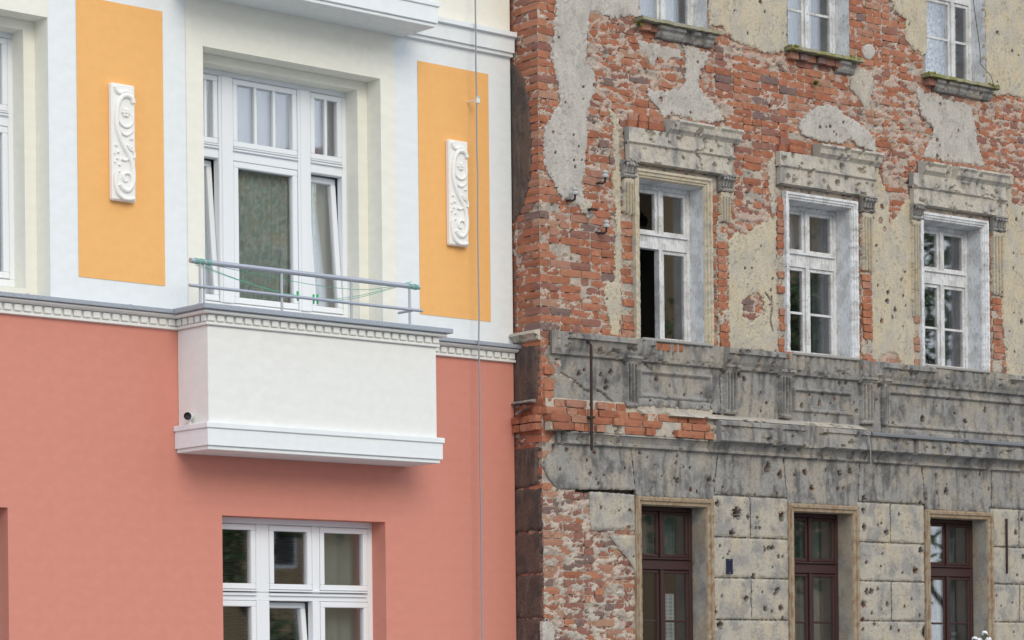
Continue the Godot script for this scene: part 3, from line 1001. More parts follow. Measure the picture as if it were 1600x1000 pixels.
func build_things_a() -> void:
	# curtains, blind and added cloths imitating reflections in the glass
	var b := Bag.new()
	var t := thing("curtain", "grey green curtain with leaf lace and painted foliage reflection behind the tall middle pane above the balcony", "curtain", BASE_A, TURN_A)
	drape(b, -3.08, -2.02, 5.08, 6.5, -0.50, 0.016, 11.0, lace_and_mirrored_leaves)
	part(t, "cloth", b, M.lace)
	b = Bag.new()
	t = thing("curtain", "white lace curtain behind the tilted casement next to the orange panel", "curtain", BASE_A, TURN_A)
	drape(b, -2.20, -2.02, 5.08, 6.45, -0.66, 0.02, 3.0, func(u: float, v: float) -> Color:
		return Color(0.62, 0.64, 0.64) if fine.get_noise_2d(u * 30.0, v * 22.0) > 0.02 else Color(0.10, 0.13, 0.12))
	part(t, "cloth", b, M.lace)
	b = Bag.new()
	t = thing("curtain", "plain pale grey curtain behind the tilted casement next to the orange panel", "curtain", BASE_A, TURN_A)
	drape(b, -2.0, -1.42, 5.08, 6.5, -0.62, 0.010, 4.0, plain)
	part(t, "cloth", b, M.pale_cloth)
	b = Bag.new()
	t = thing("curtain", "plain greenish grey curtain behind the window beside the white pier", "curtain", BASE_A, TURN_A)
	drape(b, -7.1, -5.36, 5.05, 7.2, -0.60, 0.02, 18.0, plain)
	part(t, "cloth", b, M.teal_curtain)
	t = thing("venetian_blind", "dark venetian blind lowered behind the salmon wall window", "blind", BASE_A, TURN_A)
	b = Bag.new()
	var v := 1.2
	while v < 3.08:
		b.quad(Vector3(-3.44, v, -0.375), Vector3(-2.30, v, -0.375), Vector3(-2.30, v + 0.016, -0.392), Vector3(-3.44, v + 0.016, -0.392))
		v += 0.024
	part(t, "slats", b, M.slat).set_meta("kind", "stuff")
	box_part(t, "head_rail", Vector3(-3.45, 3.08, -0.40), Vector3(-2.29, 3.115, -0.36), M.slat, 0.003)
	b = Bag.new()
	t = thing("curtain", "pale green added cloth standing in for a reflection beside the venetian blind in the salmon wall window", "curtain", BASE_A, TURN_A)  # added cloth, imitates the greenish reflection in this light of the window
	drape(b, -2.26, -1.62, 1.2, 3.12, -0.42, 0.012, 4.0, plain)
	part(t, "cloth", b, M.green_reflection)
	b = Bag.new()
	t = thing("curtain", "short pale added cloth standing in for the sky reflection behind the small transom panes above the balcony", "curtain", BASE_A, TURN_A)  # added cloth, brightens the transoms like the sky mirrored in them
	drape(b, -3.6, -1.42, 6.5, 7.3, -0.56, 0.012, 16.0, plain)
	part(t, "cloth", b, M.net)
	# lightning conductor
	t = thing("conductor_cable", "thin grey cable hanging down the painted facade past the orange panel", "cable", on_a(-0.56, 0, 0), TURN_A)
	b = Bag.new()
	var pts := PackedVector3Array()
	for k in 40:
		var y := k * 0.27
		pts.append(Vector3(soft.get_noise_2d(y * 3.0, 2.0) * 0.006, y, 0.135 + soft.get_noise_2d(y * 2.0, 8.0) * 0.008))
	b.tube(pts, 0.0078, 8)
	part(t, "wire", b, M.cable)
	b = Bag.new()
	b.lathe(Vector3(0.0, 7.21, 0.0), Vector3(0, 0, 1), [[0.0, 0.0], [0.008, 0.0], [0.008, 0.118], [0.0, 0.118]], 8)
	b.box(Vector3(-0.006, 7.175, 0.115), Vector3(0.036, 7.235, 0.152), 0.008)
	b.lathe(Vector3(0.015, 7.238, 0.134), Vector3.UP, [[0.022, 0.0], [0.022, 0.008], [0.0, 0.012]], 8)
	part(t, "clamp", b, M.white_plastic)
	# camera on the balcony foot
	t = thing("security_camera", "small white tubular camera with black lens on the balcony's side", "camera", on_a(-3.965, 3.93, 0.20), TURN_A)
	b = Bag.new()
	var ax := Vector3(-0.62, -0.02, 0.55)
	b.lathe(Vector3(0.02, 0.03, -0.01), ax, [[0.0, -0.03], [0.028, -0.03], [0.033, 0.0], [0.033, 0.10]], 16)
	part(t, "camera_body", b, M.white_plastic)
	b = Bag.new()
	b.lathe(Vector3(0.02, 0.03, -0.01), ax, [[0.033, 0.1], [0.034, 0.101], [0.034, 0.108], [0.028, 0.11], [0.024, 0.095], [0.0, 0.093]], 16)
	part(t, "lens", b, M.black)
	b = Bag.new()
	b.box(Vector3(-0.012, -0.039, -0.02), Vector3(0.012, 0.005, 0.02), 0.003)
	b.tube(PackedVector3Array([Vector3(0.0, -0.01, -0.02), Vector3(0.004, -0.03, -0.06), Vector3(0.012, -0.034, -0.1)]), 0.004, 6)
	part(t, "bracket", b, M.white_plastic)
	# clothes line and pegs
	t = thing("clothes_line", "thin green clothes line strung along the balcony railing", "clothes line", BASE_A, TURN_A)
	var w := 0.44
	for q in [[[308, 412], [400, 446], [490, 466], [560, 462], [640, 441]], [[306, 414], [380, 440], [450, 459], [540, 468], [638, 443]], [[312, 410], [420, 432], [510, 448], [580, 452], [644, 440]]]:
		var cv := Curve3D.new()
		for k in q.size():
			var p := pa(q[k][0], q[k][1], w)
			var a := pa(q[maxi(k - 1, 0)][0], q[maxi(k - 1, 0)][1], w)
			var e := pa(q[mini(k + 1, q.size() - 1)][0], q[mini(k + 1, q.size() - 1)][1], w)
			var d := (e - a) / 6.0
			cv.add_point(Vector3(p.x, p.y, w), Vector3(-d.x, -d.y, 0), Vector3(d.x, d.y, 0))
		cv.bake_interval = 0.05
		b = Bag.new()
		b.tube(cv.get_baked_points(), 0.0028, 6)
		part(t, "cord", b, M.green_cord)
	for q in [[304, 0.0], [312, 0.0], [322, 0.0], [637, 0.0], [645, 0.0]]:
		var u := pa(q[0], 408, 0.47).x
		var loop := PackedVector3Array()
		for k in 26:
			var an := TAU * k / 8.0
			loop.append(Vector3(u + k * 0.0016, 5.275 + sin(an) * 0.025, 0.47 + cos(an) * 0.025))
		b = Bag.new()
		b.tube(loop, 0.003, 6)
		part(t, "knot", b, M.green_cord)
	for q in [[465, 457], [490, 462], [496, 462]]:
		var p := pa(q[0], q[1], w)
		var pg := thing("clothes_peg", ["green clothes peg hanging alone on the line", "green clothes peg on the line just before the tilted casement", "green clothes peg on the line hanging against the tilted casement's glass"][[465, 490, 496].find(q[0])], "clothes peg", on_a(p.x, p.y, w), TURN_A, "green pegs on the balcony line")
		for s in [-1.0, 1.0]:
			b = Bag.new()
			b.box(Vector3(-0.007, -0.075, s * 0.006 - 0.004), Vector3(0.007, 0.012, s * 0.006 + 0.004), 0.002)
			var o := part(pg, "jaw", b, M.green_peg)
			o.rotation.x = s * 0.06
		b = Bag.new()
		b.tube(PackedVector3Array([Vector3(-0.009, -0.03, 0), Vector3(0.009, -0.03, 0)]), 0.006, 8)
		part(pg, "spring", b, M.steel)

# ---------------------------------------------------------------- the scarred house
const OPEN_1 := [[1.27, 5.0, 2.13, 6.62], [3.34, 5.0, 4.245, 6.62], [5.385, 5.0, 6.32, 6.62]]     # first floor
const OPEN_0 := [[1.25, 1.5, 2.12, 3.375], [3.36, 1.5, 4.225, 3.375], [5.436, 1.5, 6.36, 3.375]]     # ground floor
const OPEN_2 := [[1.30, 8.19, 2.22, 9.8], [3.36, 8.19, 4.27, 9.8], [5.45, 8.19, 6.43, 9.8]]       # second floor

func coat(called: String, flat: Array, o: Dictionary) -> void:
	var poly := trace_b(flat)
	plaster_shapes.append([poly, o.get("holes", [])])
	o["poly"] = poly
	o["called"] = called
	coats.append(o)

var coats: Array = []

func declare_coats() -> void:
	# the remains of plaster, traced where they end on the wall
	coat("plaster_patch", [869, -60, 868, 20, 867, 45, 866, 60, 861, 75, 862, 90, 866, 105, 870, 120, 874, 135, 876, 150, 876, 164, 868, 172, 863, 180, 858, 190, 850, 203, 850, 220, 851, 250, 853, 268, 861, 274, 865, 286, 873, 300, 880, 312, 890, 311, 898, 317, 908, 326, 914, 318, 912, 308, 911, 290, 913, 270, 914, 250, 917, 230, 919, 210, 917, 190, 918, 180, 922, 162, 928, 144, 931, 124, 928, 109, 915, 98, 918, 74, 919, 50, 923, 22, 934, 18, 948, 25, 958, 31, 970, 26, 990, 26, 1000, 27, 1000, -90], {"kind": "cement", "jag": 0.02})
	coat("plaster_patch", [1012, 138, 1030, 143, 1060, 139, 1070, 130, 1072, 100, 1070, 84, 1066, 70, 1110, 82, 1105, 95, 1095, 110, 1092, 130, 1100, 150, 1116, 160, 1125, 175, 1131, 186, 1110, 191, 1080, 186, 1062, 183, 1052, 177, 1040, 183, 1030, 180, 1022, 168, 1012, 156], {"kind": "cement", "jag": 0.024})
	coat("plaster_patch", [996, 62, 1012, 66, 1030, 70, 1062, 76, 1066, 92, 1050, 90, 1040, 100, 1034, 90, 1026, 92, 1022, 108, 1016, 100, 1014, 86, 1002, 80], {"kind": "cement", "jag": 0.014, "w": 0.0})
	coat("plaster_patch", [1107, -70, 1109, 41, 1126, 39, 1136, 50, 1148, 65, 1164, 71, 1180, 75, 1192, 81, 1216, 82, 1230, 79, 1230, -50], {"kind": "cream", "jag": 0.017})
	coat("plaster_patch", [1382, -40, 1394, 0, 1398, 12, 1406, 24, 1416, 30, 1415, 52, 1419, 66, 1428, 76, 1440, 84, 1449, 84, 1449, -30], {"kind": "cream", "jag": 0.02})
	coat("plaster_patch", [1539, -20, 1541, 136, 1556, 149, 1576, 147, 1592, 152, 1606, 158, 1625, 166, 1640, 170, 1640, 0], {"kind": "cream", "jag": 0.02})
	coat("plaster_patch", [1431, 128, 1445, 146, 1468, 152, 1500, 160, 1520, 166, 1522, 185, 1526, 205, 1528, 226, 1535, 245, 1538, 259, 1510, 257, 1480, 252, 1443, 245, 1446, 236, 1458, 214, 1458, 200, 1450, 190, 1440, 178, 1434, 150], {"kind": "cement", "jag": 0.02})
	coat("plaster_patch", [1248, 192, 1258, 180, 1272, 168, 1290, 163, 1306, 166, 1320, 180, 1340, 192, 1356, 203, 1368, 220, 1370, 240, 1358, 234, 1342, 229, 1330, 217, 1316, 224, 1294, 221, 1278, 220, 1256, 213, 1248, 203], {"kind": "cement", "jag": 0.017, "w": 0.012})
	coat("plaster_patch", [1330, 103, 1345, 107, 1364, 112, 1365, 135, 1360, 160, 1352, 173, 1342, 152, 1330, 140], {"kind": "scratch", "jag": 0.02})
	var disc := []
	for k in 12:
		disc.append_array([1358 + cos(TAU * k / 12) * 10, 81 + sin(TAU * k / 12) * 12])
	coat("plaster_patch", disc, {"kind": "cement", "jag": 0.006})
	# first floor, between the windows
	coat("plaster_patch", [1138, 378, 1150, 362, 1166, 368, 1182, 352, 1200, 345, 1213, 338, 1213, 400, 1216, 470, 1217, 550, 1138, 545], {"kind": "cream", "jag": 0.02, "holes": [trace_b([1160, 470, 1176, 458, 1181, 456, 1193, 467, 1194, 492, 1186, 494, 1174, 503, 1160, 494])], "rough": 0.002})
	coat("plaster_patch", [1362, 236, 1370, 255, 1374, 275, 1382, 292, 1390, 310, 1390, 335, 1389, 352, 1402, 336, 1416, 312, 1426, 312, 1428, 400, 1430, 578, 1412, 576, 1404, 556, 1398, 550, 1386, 552, 1376, 558, 1372, 568, 1362, 566, 1361, 400, 1362, 330], {"kind": "cream", "jag": 0.017})
	coat("plaster_patch", [1572, 560, 1566, 500, 1566, 272, 1574, 286, 1580, 300, 1582, 320, 1600, 322, 1640, 330, 1640, 600, 1575, 590], {"kind": "cream", "jag": 0.02})
	coat("plaster_patch", [952, 172, 957, 190, 959, 230, 962, 260, 957, 280, 960, 310, 963, 340, 961, 400, 960, 440, 951, 440, 945, 452, 945, 472, 948, 490, 953, 502, 955, 524, 969, 526, 971, 440, 971, 300, 969, 240, 967, 190, 962, 176], {"kind": "cream", "jag": 0.02})
	coat("plaster_patch", [1200, 250, 1212, 244, 1214, 340, 1206, 330, 1203, 300], {"kind": "scratch", "jag": 0.024, "w": 0.002})
	coat("plaster_patch", [902, 318, 918, 312, 924, 320, 926, 334, 921, 343, 914, 336, 908, 326], {"kind": "scratch", "jag": 0.02, "w": 0.012, "rough": 0.006})

func covered(u: float, v: float) -> float:
	# how far inside a coat of plaster a place lies
	var best := -1.0
	var p := Vector2(u, v)
	for s in plaster_shapes:
		var d := sdf(s[0], p)
		for h in s[1]:
			d = minf(d, -sdf(h, p))
		best = maxf(best, d)
	return best

func lay_coats() -> void:
	for o in coats:
		plaster(house_b, o.called, o.poly, o)

# mortar smears that half hide the bricks: outline, share covered
var smears: Array = []
func declare_smears() -> void:
	for s in [
		[[922, 15, 1005, 35, 1008, 185, 930, 185], 0.38],
		[[1364, 104, 1442, 126, 1444, 215, 1420, 262, 1372, 200], 0.48],
		[[1528, 150, 1640, 160, 1640, 330, 1585, 320, 1566, 270, 1536, 258], 0.44],
		[[1372, 240, 1420, 250, 1418, 320, 1390, 310], 0.5],
		[[848, 760, 1003, 770, 1003, 1010, 848, 1010], 0.42],
		[[1128, 58, 1232, 84, 1228, 112, 1128, 100], 0.52],
		[[1085, 150, 1140, 160, 1140, 205, 1060, 195], 0.5],
		[[1010, 84, 1070, 90, 1070, 140, 1010, 138], 0.5],
		[[1300, 110, 1350, 110, 1350, 190, 1310, 170], 0.4],
		[[1140, 330, 1200, 320, 1200, 350, 1140, 380], 0.6],
		[[860, 545, 1115, 560, 1115, 690, 860, 690], 0.35],
		[[1366, 545, 1412, 548, 1412, 580, 1366, 575], 0.95]]:
		smears.append([trace_b(s[0]), s[1]])

func smear_at(p: Vector2) -> float:
	var c := 0.05
	c = maxf(c, 0.34 * smoothstep(-0.13, 0.02, covered(p.x, p.y)))     # residue round the coats
	for s in smears:
		var d := sdf(s[0], p)
		if d > -0.12: c = maxf(c, s[1] * smoothstep(-0.12, 0.06, d))
	return c

func opening_at(u: float, v: float, grow: float) -> bool:
	for set_ in [OPEN_0, OPEN_1, OPEN_2]:
		for h in set_:
			if u > h[0] - grow and u < h[2] + grow and v > h[1] - grow and v < h[3] + grow: return true
	return false

func mortar_bed(parent: Node, u0: float, v0: float, u1: float, v1: float, front: bool) -> void:
	var step := 0.0115
	var nx := int((u1 - u0) / step) + 1
	var ny := int((v1 - v0) / step) + 1
	var bag := Bag.new()
	var at := PackedInt32Array()
	at.resize(nx * ny)
	at.fill(-1)
	var H := PackedFloat32Array()
	H.resize(nx * ny)
	var cov := PackedFloat32Array()       # smear share on a coarse lattice
	var cs := 6
	var cx := nx / cs + 2
	var cy := ny / cs + 2
	var hid := PackedByteArray()
	hid.resize(cx * cy)
	cov.resize(cx * cy)
	for j in cy:
		for k in cx:
			var p := Vector2(u0 + k * cs * step, v0 + j * cs * step)
			cov[j * cx + k] = smear_at(p) if front else 0.2
			hid[j * cx + k] = 0
			if front:
				if p.x > 0.1 and (covered(p.x, p.y) > 0.13 or opening_at(p.x, p.y, -0.09)): hid[j * cx + k] = 1
				if p.y < 4.9 and p.y > 3.4 and p.x > 0.35: hid[j * cx + k] = 1
				if p.y <= 3.4 and p.x > 1.3: hid[j * cx + k] = 1
	for j in ny:
		for k in nx:
			var ci := (j / cs) * cx + k / cs
			if hid[ci] == 1: continue
			var u := u0 + k * step
			var v := v0 + j * step
			var share := lerpf(lerpf(cov[ci], cov[ci + 1], float(k % cs) / cs), lerpf(cov[ci + cx], cov[ci + cx + 1], float(k % cs) / cs), float(j % cs) / cs)
			var nn := clampf(0.5 + soft.get_noise_2d(u * 4.5 + 40.0, v * 10.0) * 0.75 + fine.get_noise_2d(u * 26.0, v * 26.0) * 0.22, 0.0, 1.0)
			var lift := smoothstep(1.0 - share - 0.22, 1.0 - share + 0.26, nn)
			H[j * nx + k] = -0.018 - 0.03 * smoothstep(0.42, 0.75, fine.get_noise_2d(u * 7.0 + 3.0, v * 9.0)) * (1.0 - lift) + lift * 0.0145 + fine.get_noise_2d(u * 33.0, v * 33.0) * 0.003
			var col := Color(0.60, 0.53, 0.445).lerp(Color(0.45, 0.41, 0.355), smoothstep(-0.3, 0.4, soft.get_noise_2d(u * 4.0, v * 4.0)))
			col = col.lerp(Color(0.55, 0.36, 0.29), smoothstep(0.0, 0.5, soft.get_noise_2d(u * 9.0 + 70.0, v * 9.0)) * 0.6)
			if v > 4.9: col = col.lerp(Color(0.55, 0.375, 0.295), lift * 0.55)      # brick dust in the mortar smears of the upper storeys
			at[j * nx + k] = bag.vert(Vector3(u, v, H[j * nx + k]), Vector3(0, 0, 1), col * lerpf(0.85, 1.1, nn))
	for j in ny:
		for k in nx:
			var q := j * nx + k
			if at[q] < 0: continue
			var l := H[q - 1] if k > 0 and at[q - 1] >= 0 else H[q]
			var r := H[q + 1] if k < nx - 1 and at[q + 1] >= 0 else H[q]
			var d := H[q - nx] if j > 0 and at[q - nx] >= 0 else H[q]
			var t := H[q + nx] if j < ny - 1 and at[q + nx] >= 0 else H[q]
			bag.n[at[q]] = Vector3((l - r) / (2 * step), (d - t) / (2 * step), 1).normalized()
			if k < nx - 1 and j < ny - 1 and at[q + 1] >= 0 and at[q + nx] >= 0 and at[q + nx + 1] >= 0:
				if front and opening_at(u0 + (k + 0.5) * step, v0 + (j + 0.5) * step, 0.0): continue
				bag.face(at[q], at[q + 1], at[q + nx + 1])
				bag.face(at[q], at[q + nx + 1], at[q + nx])
	part(parent, "mortar_bed", bag, M.mortar)

# ---- bricks
var brick_bags := {}
func brick_bag(long: float, deep: float, variant: int) -> Bag:
	var key := "%.3f %.3f %d" % [long, deep, variant]
	if brick_bags.has(key): return brick_bags[key]
	var r := RandomNumberGenerator.new()
	r.seed = variant * 77 + int(long * 1000)
	var b := Bag.new()
	var h := 0.069
	var nx := 5
	var ny := 3
	var g := []
	for j in ny:
		for k in nx:
			var fx := float(k) / (nx - 1)
			var fy := float(j) / (ny - 1)
			var edge := k == 0 or k == nx - 1 or j == 0 or j == ny - 1
			var corner := (k == 0 or k == nx - 1) and (j == 0 or j == ny - 1)
			var x := (fx - 0.5) * long
			var y := (fy - 0.5) * h
			if k > 0 and k < nx - 1: x = (0.5 - fx) * -(long - 0.02)
			x += r.randf_range(-0.003, 0.003)
			y += r.randf_range(-0.003, 0.003)
			var z := r.randf_range(-0.002, 0.002)
			if edge: z -= r.randf_range(0.0, 0.002)
			if corner:
				z -= r.randf_range(0.0, 0.006)
				x *= 0.975
				y *= 0.93
			g.append(Vector3(x, y, z))
	var tint := func(p: Vector3) -> Color:
		var t := 1.0 + r.randf_range(-0.16, 0.12)
		return Color(t, t * r.randf_range(0.94, 1.06), t)
	for j in ny - 1:
		for k in nx - 1:
			var q := j * nx + k
			b.quad(g[q], g[q + 1], g[q + nx + 1], g[q + nx], tint.call(g[q]))
	var ring := []
	for k in nx: ring.append(k)
	for j in range(1, ny): ring.append(j * nx + nx - 1)
	for k in range(nx - 2, -1, -1): ring.append((ny - 1) * nx + k)
	for j in range(ny - 2, 0, -1): ring.append(j * nx)
	var dn := Vector3(0, 0, deep)
	for e in ring.size():
		var p0: Vector3 = g[ring[e]]
		var p1: Vector3 = g[ring[(e + 1) % ring.size()]]
		var q0 := Vector3(p0.x, p0.y, 0) - dn
		var q1 := Vector3(p1.x, p1.y, 0) - dn
		b.quad(p1, p0, q0, q1, tint.call(p0))
	brick_bags[key] = b
	return b

var brick_meshes := {}
func brick_mesh(long: float, deep: float, variant: int) -> Mesh:
	var key := "%.3f %.3f %d" % [long, deep, variant]
	if not brick_meshes.has(key): brick_meshes[key] = brick_bag(long, deep, variant).mesh()
	return brick_meshes[key]

var brick_list: Array = []      # [parent, transform, long, deep, variant, tone, size]
func want_brick(parent: Node, at: Vector3, long: float, deep: float, tone := -1, bonus := 0.0) -> void:
	if tone < 0:
		var r := rng.randf()
		var patch := soft.get_noise_2d(at.x * 1.3 + 12.0, at.y * 1.3)
		if at.y < 3.5: r *= 0.45
		if r < 0.05: tone = 6
		elif r < 0.15 + maxf(0.0, patch) * 0.45: tone = 5
		elif r < 0.30: tone = 4
		elif r < 0.37: tone = 7
		else: tone = rng.randi_range(0, 3)
	var b := Basis(Vector3.UP, rng.randf_range(-0.02, 0.02)) * Basis(Vector3.BACK, rng.randf_range(-0.014, 0.014))
	brick_list.append([parent, Transform3D(b, at), long, deep, rng.randi_range(0, 4), tone, long * (1.0 - at.x * 0.03) + bonus])

func lay_courses() -> void:
	var k := 0
	var v := 2.0 - 0.0775 * 2
	while v < 9.3:
		var headers := k % 2 == 1
		# corner brick shows its flank as well
		var u := 0.0
		var first := true
		while u < 7.35:
			var long := 0.12 if headers else 0.25
			if not first:
				long = 0.12 if rng.randf() < (0.62 if headers else 0.28) else 0.25
			var cv := v + 0.033
			var cut := long
			var from := u
			for set_ in [OPEN_0, OPEN_1, OPEN_2]:      # a brick ends at an opening
				for h in set_:
					if cv > h[1] - 0.05 and cv < h[3] + 0.02:
						if from < h[0] and from + cut > h[0] - 0.012: cut = h[0] - 0.012 - from
						elif from < h[2] + 0.012 and from + cut > h[2] + 0.012 and from >= h[0]:
							cut = from + cut - h[2] - 0.012
							from = h[2] + 0.012
			var c := from + cut / 2
			var see := cut > 0.03
			if opening_at(c, cv, 0.01): see = false
			# hidden by mouldings, hoods and the plastered apron and blocks
			if see and cv > 3.98 and cv < 4.96 and c > 0.16: see = false
			if see and cv <= 3.98 and c > 1.16: see = false
			if see and cv <= 3.98 and cv > 3.46 and c > 0.12: see = false
			for h in 3:
				var hu: Array = [[1.09, 2.5], [3.17, 4.56], [5.17, 6.67]][h]
				if see and c > hu[0] and c < hu[1] and cv > 6.6 and cv < 7.08: see = false
			if see:
				var d := minf(minf(covered(u + 0.01, cv), covered(u + long - 0.01, cv)), covered(c, cv))
				if d > 0.035: see = false
			if see:
				var w := -0.010 + rng.randf_range(-0.007, 0.005)
				if rng.randf() < 0.035: w -= rng.randf_range(0.015, 0.05)
				if not (rng.randf() < 0.012):
					if first:
						want_brick(house_b, Vector3(c + 0.002, cv, w), long - 0.004, 0.118 if not headers else 0.246, -1, 0.06)
					else:
						want_brick(house_b, Vector3(c, cv, w), cut - 0.002 * float(rng.randi_range(0, 1)), 0.09)
			first = false
			u += long + 0.009
		# flank
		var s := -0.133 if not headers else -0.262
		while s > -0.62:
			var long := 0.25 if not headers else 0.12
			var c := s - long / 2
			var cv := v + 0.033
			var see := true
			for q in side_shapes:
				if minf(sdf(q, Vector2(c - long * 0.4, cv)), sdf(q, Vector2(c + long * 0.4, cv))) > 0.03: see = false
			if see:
				want_brick(side_b, Vector3(c, cv, -0.008 + rng.randf_range(-0.007, 0.004)), long, 0.09, [1, 3, 3, 5, 0][rng.randi_range(0, 4)], -0.02)  # browner tones: dirt, and some of the flank's shade put into the colour
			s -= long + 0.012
		k += 1
		v += 0.0775

var side_shapes: Array = []
func place_bricks() -> void:
	var order := range(brick_list.size())
	order.sort_custom(func(a: int, b: int) -> bool: return brick_list[a][6] > brick_list[b][6])
	var piles := {}
	var counts := {}
	for q in order:
		var e: Array = brick_list[q]
		var p: Node = e[0]
		var top: int = 290 if p == house_b else 60
		var k: int = counts.get(p, 0)
		if k < top:
			counts[p] = k + 1
			shared(p, "brick", brick_mesh(e[2], e[3], e[4]), M.bricks[e[5]], e[1])
		else:
			if not piles.has(p): piles[p] = Bag.new()
			piles[p].add(brick_bag(e[2], e[3], e[4]), e[1], M.tones[e[5]])
	for p in piles:
		part(p, "brickwork", piles[p], M.brick_pile).set_meta("kind", "stuff")

# ---- shot holes
func declare_pits() -> void:
	# [place, radius, depth, stretch]: the ones that stand out, traced
	for q in [
		[1188, 3, 5], [1195, 19, 3], [1147, 17, 3], [1168, 52, 4], [873, 59, 3], [911, 136, 3], [883, 160, 2.5], [911, 155, 2],
		[1032, 155, 5], [1090, 97, 3], [1079, 176, 3], [1281, 199, 4], [1296, 198, 4], [1302, 206, 3], [1317, 191, 3.5], [1290, 199, 2], [1306, 211, 3],
		[864, 207, 3], [867, 239, 3], [897, 250, 2], [909, 250, 2.5], [898, 261, 3], [904, 229, 2.5], [896, 211, 2],
		[1468, 30, 2.5], [1558, 51, 5], [1581, 80, 4], [1558, 128, 3], [1420, 38, 2.5], [1591, 87, 2],
		[1464, 219, 5], [1464, 245, 5], [1468, 228, 3], [1481, 243, 3], [1497, 204, 3], [1469, 163, 4],
		[1036, 214, 4.5], [1039, 225, 4], [1104, 238, 5], [1095, 234, 3], [1131, 258, 3], [1034, 235, 3],
		[1232, 245, 6], [1246, 258, 3], [1258, 277, 5], [1308, 262, 8], [1302, 287, 8], [1344, 270, 5], [1225, 278, 7], [1348, 289, 3],
		[1519, 290, 3], [1511, 324, 4], [1556, 323, 4], [1573, 321, 4], [1481, 326, 2], [1598, 334, 4], [1588, 343, 5],
		[1378, 323, 6], [1376, 345, 6], [1382, 358, 6], [1364, 341, 3], [1369, 384, 4], [1371, 446, 3], [1387, 457, 5], [1386, 471, 6], [1398, 484, 6], [1377, 501, 5], [1394, 496, 3.5], [1414, 425, 3], [1408, 437, 3], [1411, 462, 3], [1415, 478, 3], [1411, 510, 2.5],
		[1164, 420, 3], [1175, 419, 3], [1204, 453, 3.5], [1205, 488, 4.5], [1207, 435, 3.5], [1203, 478, 4], [1189, 385, 2.5], [1139, 518, 3],
		[1583, 396, 3], [1583, 419, 3], [1565, 457, 4], [1596, 503, 6], [1577, 518, 2.5], [1584, 489, 2], [1573, 546, 2.5], [1585, 550, 3],
		[1119, 443, 5], [1112, 489, 3],
		[872, 567, 9], [905, 584, 6], [913, 578, 3], [926, 590, 3], [939, 586, 3.5], [955, 582, 6], [948, 597, 6], [948, 606, 7], [930, 608, 3], [852, 576, 6],
		[1027, 593, 6], [1048, 602, 3], [1070, 617, 3.5], [1014, 626, 3], [1098, 615, 3], [1110, 638, 3.5], [1095, 637, 3],
		[1155, 586, 7], [1163, 592, 6], [1189, 614, 3.5], [1198, 630, 4], [1189, 642, 3.5], [1151, 591, 4],
		[1312, 599, 6], [1322, 598, 6], [1286, 615, 4], [1282, 627, 4], [1281, 633, 4], [1254, 633, 5], [1266, 617, 3], [1306, 623, 4], [1299, 630, 4], [1292, 647, 4], [1334, 629, 4], [1339, 642, 5],
		[1410, 616, 4], [1443, 655, 8], [1493, 646, 5], [1510, 658, 7], [1465, 634, 3], [1541, 641, 6], [1482, 623, 4], [1397, 662, 5], [1370, 625, 4], [1373, 603, 5], [1585, 655, 3],
		[884, 703, 5], [928, 707, 4], [874, 733, 4], [975, 732, 3], [998, 708, 4], [1010, 715, 3], [1057, 713, 4], [1055, 723, 4], [1077, 732, 4], [1022, 727, 3], [943, 743, 3], [916, 719, 4],
		[930, 749, 3], [934, 756, 4], [921, 740, 5], [1053, 748, 4], [1057, 752, 6], [1078, 766, 5], [1088, 769, 4], [1067, 730, 3],
		[1108, 750, 7], [1115, 752, 4], [1128, 762, 3.5], [1198, 733, 10], [1217, 742, 9], [1200, 727, 8], [1213, 774, 5], [1256, 738, 8], [1267, 763, 7], [1311, 740, 8], [1308, 765, 5], [1316, 764, 4], [1289, 735, 4], [1327, 737, 8], [1240, 743, 4],
		[1349, 779, 8], [1437, 787, 6], [1447, 781, 4], [1477, 768, 9], [1463, 770, 5], [1462, 744, 6], [1478, 757, 3], [1508, 746, 4], [1544, 764, 4], [1530, 741, 6], [1519, 772, 3],
		[1150, 802, 15], [1220, 808, 9], [1120, 787, 7], [1168, 808, 6], [1182, 809, 3.5], [1180, 825, 4], [1186, 825, 4], [1143, 833, 8], [1200, 857, 6], [1206, 856, 6], [1194, 859, 5], [1215, 870, 5], [1222, 870, 4], [1124, 853, 3], [1206, 886, 3], [1136, 866, 2.5], [1129, 872, 2.5],
		[1165, 936, 7], [1214, 922, 7], [1210, 928, 5], [1195, 951, 7], [1219, 950, 7], [1205, 956, 4], [1127, 931, 3.5], [1222, 966, 5], [1115, 955, 8], [1124, 976, 10], [1176, 901, 6], [1190, 925, 3],
		[938, 794, 3.5], [983, 799, 6], [981, 825, 6], [966, 798, 2], [989, 870, 2], 
		[1349, 824, 7], [1384, 832, 8], [1404, 804, 4], [1376, 818, 3], [1371, 820, 3.5], [1348, 798, 6], [1429, 892, 9], [1438, 860, 8], [1352, 879, 5], [1375, 885, 3], [1409, 895, 3.5], [1378, 866, 3],
		[1353, 925, 7], [1360, 924, 7], [1348, 944, 9], [1370, 921, 4], [1385, 944, 5], [1423, 936, 3.5], [1412, 948, 4], [1436, 962, 5], [1361, 958, 4], [1365, 975, 5], [1391, 982, 6], [1403, 986, 4], [1445, 988, 12], [1376, 953, 2.5], [1347, 984, 5], [1347, 968, 5],
		[1586, 832, 7], [1596, 812, 6], [1598, 870, 6], [1588, 899, 4], [1556, 931, 3], [1581, 942, 3], [1563, 947, 2.5], [1583, 988, 3]]:
		var px: float = q[0]
		var py: float = q[1]
		var r: float = maxf(q[2] * 0.0066 * 0.68, 0.011)
		pits.append([pb(px, py), r, clampf(r * 2.2, 0.04, 0.085), rng.randf_range(0.75, 1.1)])
